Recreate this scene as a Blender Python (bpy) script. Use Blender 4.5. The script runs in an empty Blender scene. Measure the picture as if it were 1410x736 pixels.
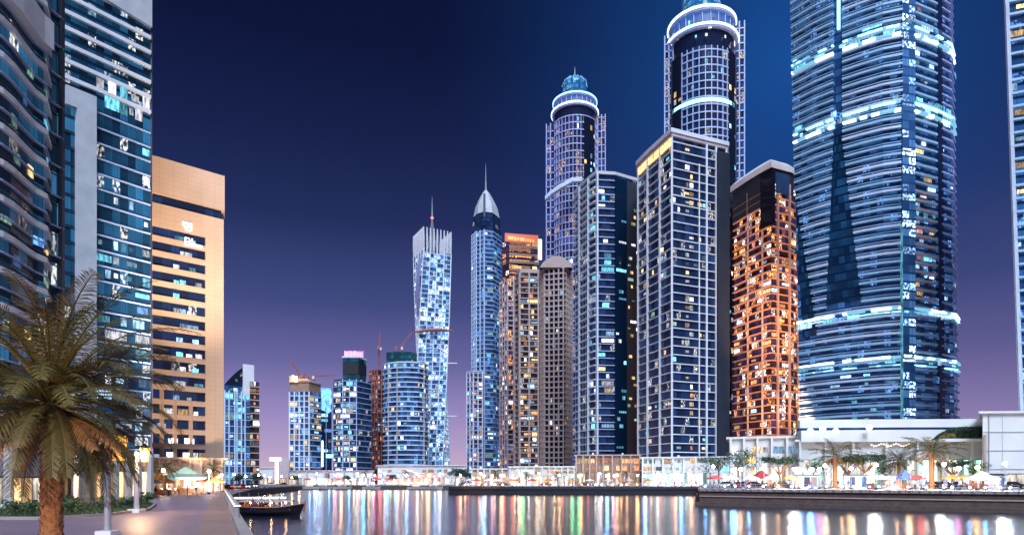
import bpy, bmesh, math, random
from mathutils import Vector, Matrix
from mathutils.geometry import tessellate_polygon
R = math.radians
PI = math.pi
rnd = random.Random(7)
S = bpy.context.scene
COL = S.collection

# ------------------------------------------------------------------ measuring helpers (photo pixel + depth -> metres)
F, CX, HY, CH = 900.0, 705.0, 660.0, 5.0
GZ = 2.2
def P(px, Y): return ((px - CX) / F * Y, Y)
def ZY(py, Y): return CH + (HY - py) / F * Y
def lin(c): return tuple(((v/255)/12.92 if v/255 <= .04045 else ((v/255+.055)/1.055)**2.4) for v in c)

# ------------------------------------------------------------------ materials
def _nt(name):
    m = bpy.data.materials.new(name); m.use_nodes = True
    nt = m.node_tree
    return m, nt, nt.nodes['Principled BSDF']

def mat(name, col, rough=.6, metal=0., emit=None, es=0., var=.18, vscale=.35, bump=0., bscale=4., spec=None):
    m, nt, b = _nt(name)
    b.inputs['Roughness'].default_value = rough
    b.inputs['Metallic'].default_value = metal
    b.inputs['Base Color'].default_value = (*col, 1)
    if spec is not None: b.inputs['Specular IOR Level'].default_value = spec
    if var > 0 or bump > 0:
        tc = nt.nodes.new('ShaderNodeTexCoord')
        n = nt.nodes.new('ShaderNodeTexNoise'); n.inputs['Scale'].default_value = vscale; n.inputs['Detail'].default_value = 5
        nt.links.new(tc.outputs['Object'], n.inputs['Vector'])
        mx = nt.nodes.new('ShaderNodeMix'); mx.data_type = 'RGBA'
        mx.inputs['A'].default_value = (*[c*(1-var*1.6) for c in col], 1)
        mx.inputs['B'].default_value = (*[min(1, c*(1+var*1.2)) for c in col], 1)
        nt.links.new(n.outputs['Fac'], mx.inputs['Factor'])
        nt.links.new(mx.outputs['Result'], b.inputs['Base Color'])
        if bump > 0:
            n2 = nt.nodes.new('ShaderNodeTexNoise'); n2.inputs['Scale'].default_value = bscale; n2.inputs['Detail'].default_value = 4
            nt.links.new(tc.outputs['Object'], n2.inputs['Vector'])
            bp = nt.nodes.new('ShaderNodeBump'); bp.inputs['Strength'].default_value = bump; bp.inputs['Distance'].default_value = .1
            nt.links.new(n2.outputs['Fac'], bp.inputs['Height']); nt.links.new(bp.outputs['Normal'], b.inputs['Normal'])
    if emit is not None:
        b.inputs['Emission Color'].default_value = (*emit, 1)
        b.inputs['Emission Strength'].default_value = es
    return m

def math_node(nt, op, a, b=None):
    n = nt.nodes.new('ShaderNodeMath'); n.operation = op
    for i, v in enumerate((a, b)):
        if v is None: continue
        if isinstance(v, (int, float)): n.inputs[i].default_value = v
        else: nt.links.new(v, n.inputs[i])
    return n.outputs[0]

def lamp_glass(name, col, es, patt=.75, scale=1.3):
    """a window with the light on: blinds, curtains and furniture break up the glow"""
    m, nt, b = _nt(name)
    b.inputs['Base Color'].default_value = (.03, .04, .05, 1); b.inputs['Roughness'].default_value = .15
    tc = nt.nodes.new('ShaderNodeTexCoord')
    oi = nt.nodes.new('ShaderNodeObjectInfo')
    add = nt.nodes.new('ShaderNodeVectorMath'); add.operation = 'ADD'
    nt.links.new(tc.outputs['Object'], add.inputs[0])
    sc = nt.nodes.new('ShaderNodeVectorMath'); sc.operation = 'SCALE'; sc.inputs['Scale'].default_value = 1
    cmb = nt.nodes.new('ShaderNodeCombineXYZ')
    r50 = math_node(nt, 'MULTIPLY', oi.outputs['Random'], 50.)
    nt.links.new(r50, cmb.inputs[0]); nt.links.new(r50, cmb.inputs[2])
    nt.links.new(cmb.outputs[0], add.inputs[1])
    mp = nt.nodes.new('ShaderNodeMapping'); mp.inputs['Scale'].default_value = (1.6, 1.6, .45); nt.links.new(add.outputs[0], mp.inputs[0])
    n = nt.nodes.new('ShaderNodeTexNoise'); n.inputs['Scale'].default_value = scale; n.inputs['Detail'].default_value = 3
    nt.links.new(mp.outputs[0], n.inputs['Vector'])
    rp = nt.nodes.new('ShaderNodeValToRGB')
    rp.color_ramp.elements[0].position = .38; rp.color_ramp.elements[0].color = (1-patt,)*3+(1,)
    rp.color_ramp.elements[1].position = .62; rp.color_ramp.elements[1].color = (1, 1, 1, 1)
    nt.links.new(n.outputs['Fac'], rp.inputs[0])
    k = math_node(nt, 'MULTIPLY', rp.outputs[0], es)
    k2 = math_node(nt, 'MULTIPLY', k, math_node(nt, 'ADD', math_node(nt, 'MULTIPLY', math_node(nt, 'POWER', oi.outputs['Random'], 2.), 1.2), .15))
    b.inputs['Emission Color'].default_value = (*col, 1)
    nt.links.new(k2, b.inputs['Emission Strength'])
    return m

def glass_mat(name, base, density, pal, es, dim, dimcol, seed=1., rough=.12, mull=.08, sub=2):
    """curtain wall glazing: one cell of the UV grid is one window bay; some bays are lit from inside"""
    m, nt, b = _nt(name)
    b.inputs['Roughness'].default_value = rough
    b.inputs['Base Color'].default_value = (*base, 1); b.inputs['Specular IOR Level'].default_value = .32
    L = nt.links.new
    tc = nt.nodes.new('ShaderNodeTexCoord'); sp = nt.nodes.new('ShaderNodeSeparateXYZ'); L(tc.outputs['UV'], sp.inputs[0])
    fu = math_node(nt, 'FLOOR', sp.outputs[0]); fv = math_node(nt, 'FLOOR', sp.outputs[1])
    cb = nt.nodes.new('ShaderNodeCombineXYZ'); L(fu, cb.inputs[0]); L(fv, cb.inputs[1]); cb.inputs[2].default_value = seed
    wn = nt.nodes.new('ShaderNodeTexWhiteNoise'); wn.noise_dimensions = '3D'; L(cb.outputs[0], wn.inputs['Vector'])
    lit = math_node(nt, 'GREATER_THAN', wn.outputs['Value'], 1-density)
    sc = nt.nodes.new('ShaderNodeSeparateColor'); L(wn.outputs['Color'], sc.inputs[0])
    rp = nt.nodes.new('ShaderNodeValToRGB'); rp.color_ramp.interpolation = 'CONSTANT'
    els = rp.color_ramp.elements
    els[0].color = (*pal[0], 1); els[0].position = 0
    els[1].color = (*pal[1 % len(pal)], 1); els[1].position = 1/len(pal)
    for i in range(2, len(pal)):
        e = els.new(i/len(pal)); e.color = (*pal[i], 1)
    L(sc.outputs[0], rp.inputs[0])
    nz = nt.nodes.new('ShaderNodeTexNoise'); nz.inputs['Scale'].default_value = 3.2; nz.inputs['Detail'].default_value = 2
    L(tc.outputs['UV'], nz.inputs['Vector'])
    intra = math_node(nt, 'MULTIPLY', math_node(nt, 'MAXIMUM', math_node(nt, 'SUBTRACT', nz.outputs['Fac'], .44), 0.), 7.)
    lvl = math_node(nt, 'ADD', math_node(nt, 'MULTIPLY', sc.outputs[1], .9), .15)
    # sill and mullion lines stay dark
    fru = math_node(nt, 'FRACT', math_node(nt, 'MULTIPLY', sp.outputs[0], float(sub)))
    frv = math_node(nt, 'FRACT', sp.outputs[1])
    mk = math_node(nt, 'MULTIPLY', math_node(nt, 'GREATER_THAN', fru, mull), math_node(nt, 'MULTIPLY', math_node(nt, 'GREATER_THAN', frv, .12), math_node(nt, 'LESS_THAN', frv, .9)))
    br = math_node(nt, 'MULTIPLY', math_node(nt, 'MULTIPLY', lit, mk), math_node(nt, 'MULTIPLY', math_node(nt, 'MULTIPLY', intra, lvl), es))
    s1 = nt.nodes.new('ShaderNodeVectorMath'); s1.operation = 'SCALE'; L(rp.outputs[0], s1.inputs[0]); L(br, s1.inputs['Scale'])
    # dim bays: emitted tint standing for inner lights and reflections on the glass
    nb = nt.nodes.new('ShaderNodeTexNoise'); nb.inputs['Scale'].default_value = .16; nb.inputs['Detail'].default_value = 3; L(tc.outputs['UV'], nb.inputs['Vector'])
    big = math_node(nt, 'MAXIMUM', math_node(nt, 'MULTIPLY', math_node(nt, 'SUBTRACT', nb.outputs['Fac'], .3), 2.6), .08)
    dl = math_node(nt, 'MULTIPLY', math_node(nt, 'MULTIPLY', math_node(nt, 'POWER', sc.outputs[2], 1.6), mk), math_node(nt, 'MULTIPLY', big, dim*2.2))
    s2 = nt.nodes.new('ShaderNodeVectorMath'); s2.operation = 'SCALE'; s2.inputs[0].default_value = dimcol; L(dl, s2.inputs['Scale'])
    ad = nt.nodes.new('ShaderNodeVectorMath'); ad.operation = 'ADD'; L(s1.outputs[0], ad.inputs[0]); L(s2.outputs[0], ad.inputs[1])
    L(ad.outputs[0], b.inputs['Emission Color']); b.inputs['Emission Strength'].default_value = 1
    m.cycles.emission_sampling = 'NONE'
    return m

WARM, COOL, CYAN, WHITE, ORG, PINK, GRN, BLU = (1, .62, .25), (.6, .82, 1), (.25, .85, 1), (1, .93, .82), (1, .36, .10), (1, .35, .75), (.45, 1, .55), (.15, .4, 1)
M = {}
def mk(key, *a, **k): M[key] = mat(key.replace('_', ' '), *a, **k)
mk('white_frame', (.78, .79, .82), .55, var=.12)
mk('lavender_frame', (.44, .48, .78), .55)
mk('blue_frame', (.42, .55, .82), .5)
mk('pale_blue_frame', (.60, .70, .84), .5)
mk('pink_frame', (.58, .46, .46), .6)
mk('beige_frame', (.50, .37, .32), .65)
mk('brown_frame', (.36, .22, .16), .65)
mk('warm_lit_frame', (.78, .42, .28), .6)  # orange colour stands for the warm light on the facade
mk('teal_frame', (.36, .57, .74), .4)
mk('dark_metal', (.05, .06, .08), .4, .3)
mk('grey_clad', (.54, .57, .60), .5, bump=.05, bscale=.6)
mk('sandstone', (.68, .48, .34), .75, var=.1, vscale=.2, bump=.08, bscale=.8)
def coursed(key, col, ch, cwid):
    m = M[key]; nt = m.node_tree; b = nt.nodes['Principled BSDF']; src = b.inputs['Base Color'].links[0].from_socket
    tc = nt.nodes.new('ShaderNodeTexCoord'); sp = nt.nodes.new('ShaderNodeSeparateXYZ'); nt.links.new(tc.outputs['Object'], sp.inputs[0])
    ln = math_node(nt, 'LESS_THAN', math_node(nt, 'FRACT', math_node(nt, 'DIVIDE', sp.outputs[2], ch)), .07)
    l2 = math_node(nt, 'LESS_THAN', math_node(nt, 'FRACT', math_node(nt, 'DIVIDE', sp.outputs[0], cwid)), .035)
    mx = nt.nodes.new('ShaderNodeMix'); mx.data_type = 'RGBA'; mx.blend_type = 'MULTIPLY'; mx.inputs['B'].default_value = (.86, .83, .81, 1)
    nt.links.new(src, mx.inputs['A']); nt.links.new(math_node(nt, 'MAXIMUM', ln, l2), mx.inputs['Factor']); nt.links.new(mx.outputs['Result'], b.inputs['Base Color'])
coursed('sandstone', None, 1.3, 2.6)
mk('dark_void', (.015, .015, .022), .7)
mk('roof_grey', (.34, .38, .42), .6)
mk('spire_metal', (.50, .52, .56), .35, .4)
mk('rust_red', (.42, .13, .09), .6)
mk('concrete', (.38, .36, .35), .8, bump=.1)
mk('white_wall', (.74, .74, .72), .7, var=.1, vscale=.15)
mk('stone_wall', (.13, .09, .078), .9, bump=.5, bscale=2.5, var=.35, vscale=1.2)
mk('hull_black', (.018, .014, .018), .45)
mk('hull_trim', (.30, .10, .07), .5)
mk('wood', (.24, .12, .07), .6, vscale=3)
mk('canvas_white', (.72, .70, .66), .8)
mk('canvas_red', (.55, .06, .05), .8)
mk('canvas_orange', (.68, .25, .05), .8)
mk('canvas_green', (.22, .38, .34), .8)
mk('canvas_blue', (.10, .16, .45), .8)
mk('trunk_bark', (.34, .17, .085), .9, var=.4, vscale=5, bump=.5, bscale=14)
mk('grey_bark', (.22, .17, .13), .9, var=.3, vscale=3)
mk('frond_green', (.098, .085, .026), .55, var=.45, vscale=.8)
mk('frond_dry', (.26, .13, .05), .75, var=.4, vscale=1.5)
mk('leaf_green', (.05, .09, .03), .6, var=.45, vscale=.9)
mk('leaf_dark', (.035, .075, .04), .6, var=.4, vscale=.8)
mk('lamp_pole', (.36, .36, .42), .45, .2)
mk('kerb', (.36, .31, .30), .75, bump=.1)
mk('tyre', (.02, .02, .02), .8)
mk('rim', (.5, .5, .52), .3, .8)
mk('car_glass', (.02, .025, .03), .08)
mk('skin', (.45, .27, .18), .6)
mk('hair', (.03, .02, .015), .6)
for nm, c in dict(car_red=(.5, .04, .03), car_white=(.72, .72, .7), car_black=(.02, .02, .025), car_silver=(.45, .46, .48)).items(): mk(nm, c, .25, .2, var=.03)
for nm, c in dict(cloth_red=(.5, .05, .05), cloth_white=(.7, .7, .68), cloth_blue=(.06, .10, .32), cloth_black=(.03, .03, .035), cloth_tan=(.45, .3, .18)).items(): mk(nm, c, .85, vscale=5)
def glow(key, c, es): M[key] = mat(key.replace('_', ' '), (.08, .08, .08), .4, emit=c, es=es, var=0)
glow('globe_white', (1, .9, .8), 85); glow('globe_warm', (1, .55, .22), 125); glow('globe_green', (.1, 1, .35), 95); glow('globe_blue', (.12, .40, 1), 320); glow('globe_pink', (1, .4, .75), 60); glow('globe_red', (1, .12, .08), 55); glow('lantern_orange', (1, .45, .08), 3.2)
glow('led_cyan', (.35, .8, 1), 2.3); glow('led_cyan_dim', (.25, .7, 1), .8); glow('led_blue', (.12, .35, 1), 1.6); glow('drum_blue_glow', (.05, .22, .9), .45); glow('led_white', (.72, .92, 1), 2.8); glow('led_pink', (1, .42, .9), 1.7); glow('led_pink_dim', (1, .25, .8), .55); glow('led_orange_dim', (1, .20, .07), .75)
glow('led_orange', (1, .36, .10), 2.0); glow('led_warmwhite', (1, .82, .6), 2.6); glow('tail_red', (1, .05, .02), 9); glow('head_white', (1, .95, .85), 12); glow('sign_white', (1, 1, 1), 1.6)
glow('led_red', (1, .15, .1), 3)
for k, c, e in (('win_warm', WARM, 2.6), ('win_cool', (.38, .68, 1), 3.2), ('win_cyan', (.2, .75, 1), 2.8), ('win_white', (.95, .93, 1), 4.0), ('win_orange', (1, .36, .12), 3.0), ('win_blue', BLU, 1.5), ('win_green', (.6, 1, .8), .8), ('win_pink', (1, .55, .6), 1.0)):
    M[k] = lamp_glass(k.replace('_', ' '), c, e)
M['shop_white'] = lamp_glass('shop front white', (1, .88, .7), 4.2, .8, .8)
M['shop_warm'] = lamp_glass('shop front warm', (1, .58, .25), 2.2, .6, .5)
M['shop_green'] = lamp_glass('shop front green', (.55, 1, .78), 2.6, .6, .5)

NAVY = (.012, .03, .085)
G = {}
def gm(key, base, density, pal, es, dim, dimcol, seed, **k): G[key] = glass_mat('glazing ' + key.replace('_', ' '), base, density, pal, es, dim, dimcol, seed, **k)
gm('navy', (.012, .022, .06), .06, [COOL, WARM, CYAN, WHITE], 1.0, .10, (.10, .25, .8), 1)
gm('blue', (.015, .05, .14), .14, [COOL, CYAN, WHITE, BLU], 1.1, .22, (.10, .38, 1), 2)
gm('brightblue', (.03, .09, .22), .5, [COOL, WHITE, COOL, (.35, .6, 1)], 4.0, .35, (.16, .45, 1), 3)
gm('teal', (.01, .045, .06), .08, [CYAN, COOL, GRN], .8, .14, (.08, .5, .75), 4)
gm('orange', (.04, .02, .025), .34, [ORG, WARM, (1, .5, .25), WHITE, ORG], 2.8, .14, (.25, .2, .7), 5)
gm('brown', (.02, .018, .025), .14, [WARM, WHITE, ORG, COOL], 1.0, .12, (.35, .25, .4), 6)
gm('violet', (.018, .022, .06), .2, [COOL, WHITE, (.6, .5, 1), WARM], 1.0, .2, (.2, .25, .9), 7)
gm('office', (.008, .03, .06), .12, [CYAN, COOL, WHITE], 1.2, .30, (.06, .35, .75), 8, sub=3)
gm('dome', (.02, .10, .20), .25, [CYAN, BLU, COOL], .6, .8, (.03, .30, .8), 10)
gm('facet', (.004, .018, .045), 0, [CYAN, BLU], 0, .16, (.04, .25, .7), 10)
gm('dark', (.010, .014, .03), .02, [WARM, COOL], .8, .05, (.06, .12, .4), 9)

# ------------------------------------------------------------------ mesh builder
class MB:
    def __init__(s): s.v = []; s.f = []; s.uv = []; s.mi = []
    def face(s, pts, mi=0, uv=None):
        n = len(s.v); s.v += [tuple(p) for p in pts]; s.f.append(list(range(n, n+len(pts)))); s.mi.append(mi)
        s.uv.append(uv or [(0, 0)]*len(pts)); return s
    def prism(s, poly, z0, z1, mi=0, cap=True):
        n = len(poly)
        for i in range(n):
            a, b = poly[i], poly[(i+1) % n]
            s.face([(*a, z0), (*b, z0), (*b, z1), (*a, z1)], mi)
        if cap:
            for t in tessellate_polygon([[Vector((*p, 0)) for p in poly]]):
                q = [poly[i] for i in t]
                ar = (q[1][0]-q[0][0])*(q[2][1]-q[0][1]) - (q[2][0]-q[0][0])*(q[1][1]-q[0][1])
                if ar < 0: q = q[::-1]
                s.face([(*p, z1) for p in q], mi); s.face([(*p, z0) for p in q[::-1]], mi)
        return s
    def box(s, c, d, rz=0, mi=0):
        x, y = d[0]/2, d[1]/2; co, si = math.cos(rz), math.sin(rz)
        q = [(c[0]+a*co-b*si, c[1]+a*si+b*co) for a, b in ((-x, -y), (x, -y), (x, y), (-x, y))]
        z0, z1 = c[2]-d[2]/2, c[2]+d[2]/2
        for i in range(4): s.face([(*q[i], z0), (*q[(i+1) % 4], z0), (*q[(i+1) % 4], z1), (*q[i], z1)], mi)
        s.face([(*p, z1) for p in q], mi); s.face([(*p, z0) for p in q[::-1]], mi); return s
    def tube(s, pts, rad, n=8, mi=0, cap=True):
        pts = [Vector(p) for p in pts]
        if not isinstance(rad, (list, tuple)): rad = [rad]*len(pts)
        rings = []
        for i, p in enumerate(pts):
            d = (pts[min(i+1, len(pts)-1)] - pts[max(i-1, 0)]).normalized()
            u = d.cross(Vector((0, 0, 1))) if abs(d.z) < .95 else d.cross(Vector((1, 0, 0)))
            u.normalize(); w = d.cross(u)
            rings.append([p + (u*math.cos(2*PI*k/n) + w*math.sin(2*PI*k/n))*rad[i] for k in range(n)])
        for a, b in zip(rings, rings[1:]):
            for k in range(n): s.face([a[k], a[(k+1) % n], b[(k+1) % n], b[k]], mi)
        if cap: s.face(rings[0][::-1], mi); s.face(rings[-1], mi)
        return s
    def lathe(s, prof, c=(0, 0, 0), n=24, mi=0, a0=0, a1=2*PI):
        for (r0, z0), (r1, z1) in zip(prof, prof[1:]):
            for k in range(n):
                t0, t1 = a0+(a1-a0)*k/n, a0+(a1-a0)*(k+1)/n
                q = [(c[0]+r*math.cos(t), c[1]+r*math.sin(t), c[2]+z) for r, z, t in ((r0, z0, t0), (r0, z0, t1), (r1, z1, t1), (r1, z1, t0))]
                if r0 < 1e-6: q = q[1:]
                elif r1 < 1e-6: q = q[:3]
                s.face(q, mi, None)
        return s
    def band(s, path, z0, z1, d0, d1, mi=0):
        """a solid strip swept along a plan path, from d0 to d1 in front of it"""
        a, b = offs(path, d0), offs(path, d1); n = len(path)
        for i in range(n-1):
            s.face([(*b[i], z0), (*b[i+1], z0), (*b[i+1], z1), (*b[i], z1)], mi)
            s.face([(*a[i+1], z0), (*a[i], z0), (*a[i], z1), (*a[i+1], z1)], mi)
            s.face([(*b[i], z1), (*b[i+1], z1), (*a[i+1], z1), (*a[i], z1)], mi)
            s.face([(*a[i], z0), (*a[i+1], z0), (*b[i+1], z0), (*b[i], z0)], mi)
        for i in (0, n-1): s.face([(*a[i], z0), (*b[i], z0), (*b[i], z1), (*a[i], z1)], mi)
        return s
    def mesh(s, name, mats, org=(0, 0, 0), smooth=False, merge=False):
        me = bpy.data.meshes.new(name)
        me.from_pydata([(x-org[0], y-org[1], z-org[2]) for x, y, z in s.v], [], s.f)
        for m in (mats if isinstance(mats, (list, tuple)) else [mats]): me.materials.append(m)
        me.polygons.foreach_set('material_index', s.mi)
        uvl = me.uv_layers.new(name='UVMap')
        uvl.data.foreach_set('uv', [c for f in s.uv for p in f for c in p])
        if merge:
            bm = bmesh.new(); bm.from_mesh(me); bmesh.ops.remove_doubles(bm, verts=bm.verts, dist=1e-4)
            bmesh.ops.recalc_face_normals(bm, faces=bm.faces); bm.to_mesh(me); bm.free()
        if smooth: me.polygons.foreach_set('use_smooth', [True]*len(me.polygons))
        me.update(); return me
    def build(s, name, mats, parent=None, **k):
        org = worg(parent) if parent else (0, 0, 0)
        return link(name, s.mesh(name, mats, org, **k), parent)

def offs(path, d):
    out = []; n = len(path)
    def nrm(a, b):
        dx, dy = b[0]-a[0], b[1]-a[1]; l = math.hypot(dx, dy) or 1
        return (dy/l, -dx/l)
    for i in range(n):
        ns = []
        if i > 0: ns.append(nrm(path[i-1], path[i]))
        if i < n-1: ns.append(nrm(path[i], path[i+1]))
        nx, ny = sum(q[0] for q in ns), sum(q[1] for q in ns); l = math.hypot(nx, ny) or 1; nx, ny = nx/l, ny/l
        k = max(.45, nx*ns[0][0] + ny*ns[0][1])
        out.append((path[i][0]+nx*d/k, path[i][1]+ny*d/k))
    return out
def offpoly(poly, d):
    o = offs([poly[-1]] + list(poly) + [poly[0]], d); return o[1:-1]

def worg(p):
    x = Vector((0, 0, 0))
    while p is not None: x += p.location; p = p.parent
    return tuple(x)
def link(name, me, parent=None, loc=(0, 0, 0), rz=0):
    o = bpy.data.objects.new(name, me); COL.objects.link(o)
    if parent: o.parent = parent
    o.location = loc; o.rotation_euler = (0, 0, rz); return o
def tag(o, label=None, cat=None, group=None, kind=None):
    if label: o['label'] = label
    if cat: o['category'] = cat
    if group: o['group'] = group
    if kind: o['kind'] = kind
    return o
def thing(name, label, cat, loc=(0, 0, 0), rz=0, group=None):
    return tag(link(name, None, None, loc, rz), label, cat, group)
def copy_thing(r, loc, rz=0, scale=None):
    c = r.copy(); COL.objects.link(c); c.location = loc; c.rotation_euler = (0, 0, rz)
    if scale: c.scale = (scale,)*3
    for ch in list(r.children):
        d = ch.copy(); COL.objects.link(d); d.parent = c
        for g in list(ch.children):
            e = g.copy(); COL.objects.link(e); e.parent = d
    return c

# repeats get the words that single each one out once all of them stand
ZONES = [(62, 'below the curved glass tower'), (207, 'below the white-columned tower'), (312, 'below the sandstone hotel'), (395, 'below the vault-roofed tower'), (458, 'below the crane-topped tower'),
         (512, 'below the pink-signed tower'), (567, 'below the broad banded tower'), (640, 'below the twisted tower'), (690, 'below the pointed tower'), (745, 'below the orange-topped tower'),
         (790, 'below the arched beige tower'), (880, 'below the dark balconied tower'), (1005, 'below the square-cornered tower'), (1098, 'below the orange-lit tower'), (1335, 'below the giant banded tower'), (9999, 'by the plain white block')]
ORDS = 'first second third fourth fifth sixth seventh eighth ninth tenth eleventh twelfth thirteenth fourteenth fifteenth sixteenth seventeenth eighteenth nineteenth twentieth twenty-first twenty-second twenty-third twenty-fourth'.split()
REPS = []
def rep(o, base, cat, group): REPS.append((o, base)); tag(o, None, cat, group)
def finish_labels():
    by = {}
    for o, base in REPS:
        px = CX + F*o.location.x/max(1, o.location.y)
        z = next(t for lim, t in ZONES if px < lim)
        by.setdefault((base, z), []).append((px, o))
    for (base, z), l in by.items():
        l.sort(key=lambda t: t[0])
        for i, (px, o) in enumerate(l):
            o['label'] = f'{base} {z}' + ('' if len(l) == 1 else f', {ORDS[i]} from left')

# ------------------------------------------------------------------ towers
TG = 'towers around the marina'
def closed(front, depth, inset=1.0):
    l, r = front[0], front[-1]
    kl, kr = (l[1]+depth)/l[1], (r[1]+depth)/r[1]
    return list(front) + [(r[0]*kr-inset, r[1]+depth), (l[0]*kl+inset, l[1]+depth)]
def wall_part(root, poly, z0, z1, fh, cw, m, name='curtain_wall', top=None):
    b = MB(); n = len(poly); u = 0
    tp = top or poly
    for i in range(n):
        a, c = poly[i], poly[(i+1) % n]; ta, tc_ = tp[i], tp[(i+1) % n]
        k = max(1, round(math.hypot(c[0]-a[0], c[1]-a[1])/cw)) if n < 12 else math.hypot(c[0]-a[0], c[1]-a[1])/cw
        v = (z1-z0)/fh
        b.face([(*a, z0), (*c, z0), (*tc_, z1), (*ta, z1)], 0, [(u, 0), (u+k, 0), (u+k, v), (u, v)]); u += k
    if n >= 12:
        pass
    cap = MB(); 
    for t in tessellate_polygon([[Vector((*p, 0)) for p in tp]]):
        q = [tp[i] for i in t]
        ar = (q[1][0]-q[0][0])*(q[2][1]-q[0][1]) - (q[2][0]-q[0][0])*(q[1][1]-q[0][1])
        if ar < 0: q = q[::-1]
        b.face([(*p, z1) for p in q], 1)
    return b.build(name, [m, M['roof_grey']], root)
_cache = {}
def slabs(root, path, z0, z1, fh, th, d, m, name='floor_slab', first=0, skip=None):
    b = MB().band(path, -th/2, th/2, -.3, d)
    me = b.mesh(name, m, (root.location.x, root.location.y, 0)); k = first; out = []
    while z0 + k*fh <= z1:
        if not (skip and skip(k)): out.append(link(name, me, root, (0, 0, z0+k*fh-root.location.z)))
        k += 1
    return out
def pts_along(path, seg_ids, spacing):
    out = []
    for i in seg_ids:
        a, c = path[i], path[i+1]; L = math.hypot(c[0]-a[0], c[1]-a[1]); n = max(1, round(L/spacing))
        for j in range(n+1): out.append((a[0]+(c[0]-a[0])*j/n, a[1]+(c[1]-a[1])*j/n, math.atan2(c[1]-a[1], c[0]-a[0])))
    ded = []
    for p in out:
        if not ded or math.hypot(p[0]-ded[-1][0], p[1]-ded[-1][1]) > spacing*.3: ded.append(p)
    return ded
def piers(root, pts, z0, z1, w, d, m, name='pier'):
    me = MB().box((0, -d/2+.15, (z1-z0)/2), (w, d+.3, z1-z0)).mesh(name, m)
    for x, y, a in pts: link(name, me, root, (x-root.location.x, y-root.location.y, z0-root.location.z), a)
def lit_windows(root, path, z0, fh, nf, cw, n, mats, wide=(1, 3), out=.06, name='lit_window', segs=None, zone=None, hfac=.66, seed=0):
    r = random.Random(seed + len(path)*13 + int(z0*7) + n)
    segl = [(i, math.hypot(path[i+1][0]-path[i][0], path[i+1][1]-path[i][1])) for i in (segs if segs is not None else range(len(path)-1))]
    used = set(); made = 0; rest = {}
    for _ in range(n*4):
        if made >= n: break
        t = r.uniform(0, sum(l for _, l in segl))
        for i, L in segl:
            if t < L: break
            t -= L
        a, c = path[i], path[i+1]; nc = max(1, round(L/cw)); k = min(nc, r.randint(*wide)); j = r.randint(0, nc-k); fl = r.randint(0, nf-1)
        if zone and not zone((j+k/2)/nc, fl/nf, i): continue
        if any((i, jj, fl) in used for jj in range(j, j+k)): continue
        used |= {(i, jj, fl) for jj in range(j, j+k)}
        mt = r.choice(mats); ang = math.atan2(c[1]-a[1], c[0]-a[0]); w = L/nc*k*r.choice((.92, .92, .7, .5)); h = fh*hfac*r.choice((1, 1, .8, .55))
        f = (j+k/2)/nc; x, y = a[0]+(c[0]-a[0])*f, a[1]+(c[1]-a[1])*f
        nx, ny = math.sin(ang), -math.cos(ang)
        pos = (x+nx*out, y+ny*out, z0+(fl+.5)*fh)
        if made < 98:
            key = (round(w, 2), round(h, 2), mt)
            if key not in _cache: _cache[key] = MB().box((0, 0, 0), (w, .1, h)).mesh(name, M[mt])
            link(name, _cache[key], root, (pos[0]-root.location.x, pos[1]-root.location.y, pos[2]-root.location.z), ang)
        else: rest.setdefault(mt, []).append((pos, w, h, ang))
        made += 1
    if rest:
        b = MB(); ms = list(rest)
        for q, mt in enumerate(ms):
            for pos, w, h, ang in rest[mt]: b.box(pos, (w, .1, h), ang, q)
        tag(b.build('lit_windows_far', [M[q] for q in ms], root), kind='stuff')
def tower_root(name, label, front, cat='tower', z0=GZ):
    x = sum(p[0] for p in front)/len(front); y = sum(p[1] for p in front)/len(front)
    return thing(name, label, cat, (x, y, z0), 0, TG)
def wrap(poly): return [poly[-1]] + list(poly[:-1])      # back-left, the front, back-right
def spire(root, x, y, z0, z1, r, m='spire_metal', name='spire'):
    return MB().tube([(x, y, z0), (x, y, z0+(z1-z0)*.45), (x, y, z1)], [r, r*.55, r*.12], 8).build(name, M[m], root)

# ---- the wavy-fronted glass tower, nearest on the promenade
fr = [P(a, b) for a, b in ((-150, 58), (-60, 64), (-20, 67), (0, 68.5), (15, 70.2), (30, 72.6), (45, 75), (60, 76.6), (66, 80), (85, 82))]
r1 = tower_root('glass_tower', 'dark glass tower with wavy pale balcony ribbons rising beside the palm', fr)
po = closed(fr, 22); wall_part(r1, po, GZ, 72, 3.75, 2.0, G['office'])
wv = fr[:9]
slabs(r1, wv, 8.2, 66, 3.75, .62, .4, M['white_frame'], 'balcony_ribbon')
slabs(r1, fr, 10.1, 66, 3.75, .14, .35, M['blue_frame'], 'transom')
slabs(r1, fr, 9.0, 66, 3.75, .08, .2, M['dark_metal'], 'rail')
MB().band(fr[1:8], 55.2, 58.4, -.2, 1.3).build('crown_canopy', M['white_frame'], r1)
piers(r1, [(*fr[8], R(15)), (*fr[9], R(15))], GZ, 71.9, .5, .5, M['dark_metal'])
lit_windows(r1, fr[3:9], 8.2, 3.75, 14, 1.6, 26, ['win_green', 'win_cyan', 'win_warm', 'win_green', 'win_blue'], (1, 2), hfac=.32)

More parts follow.
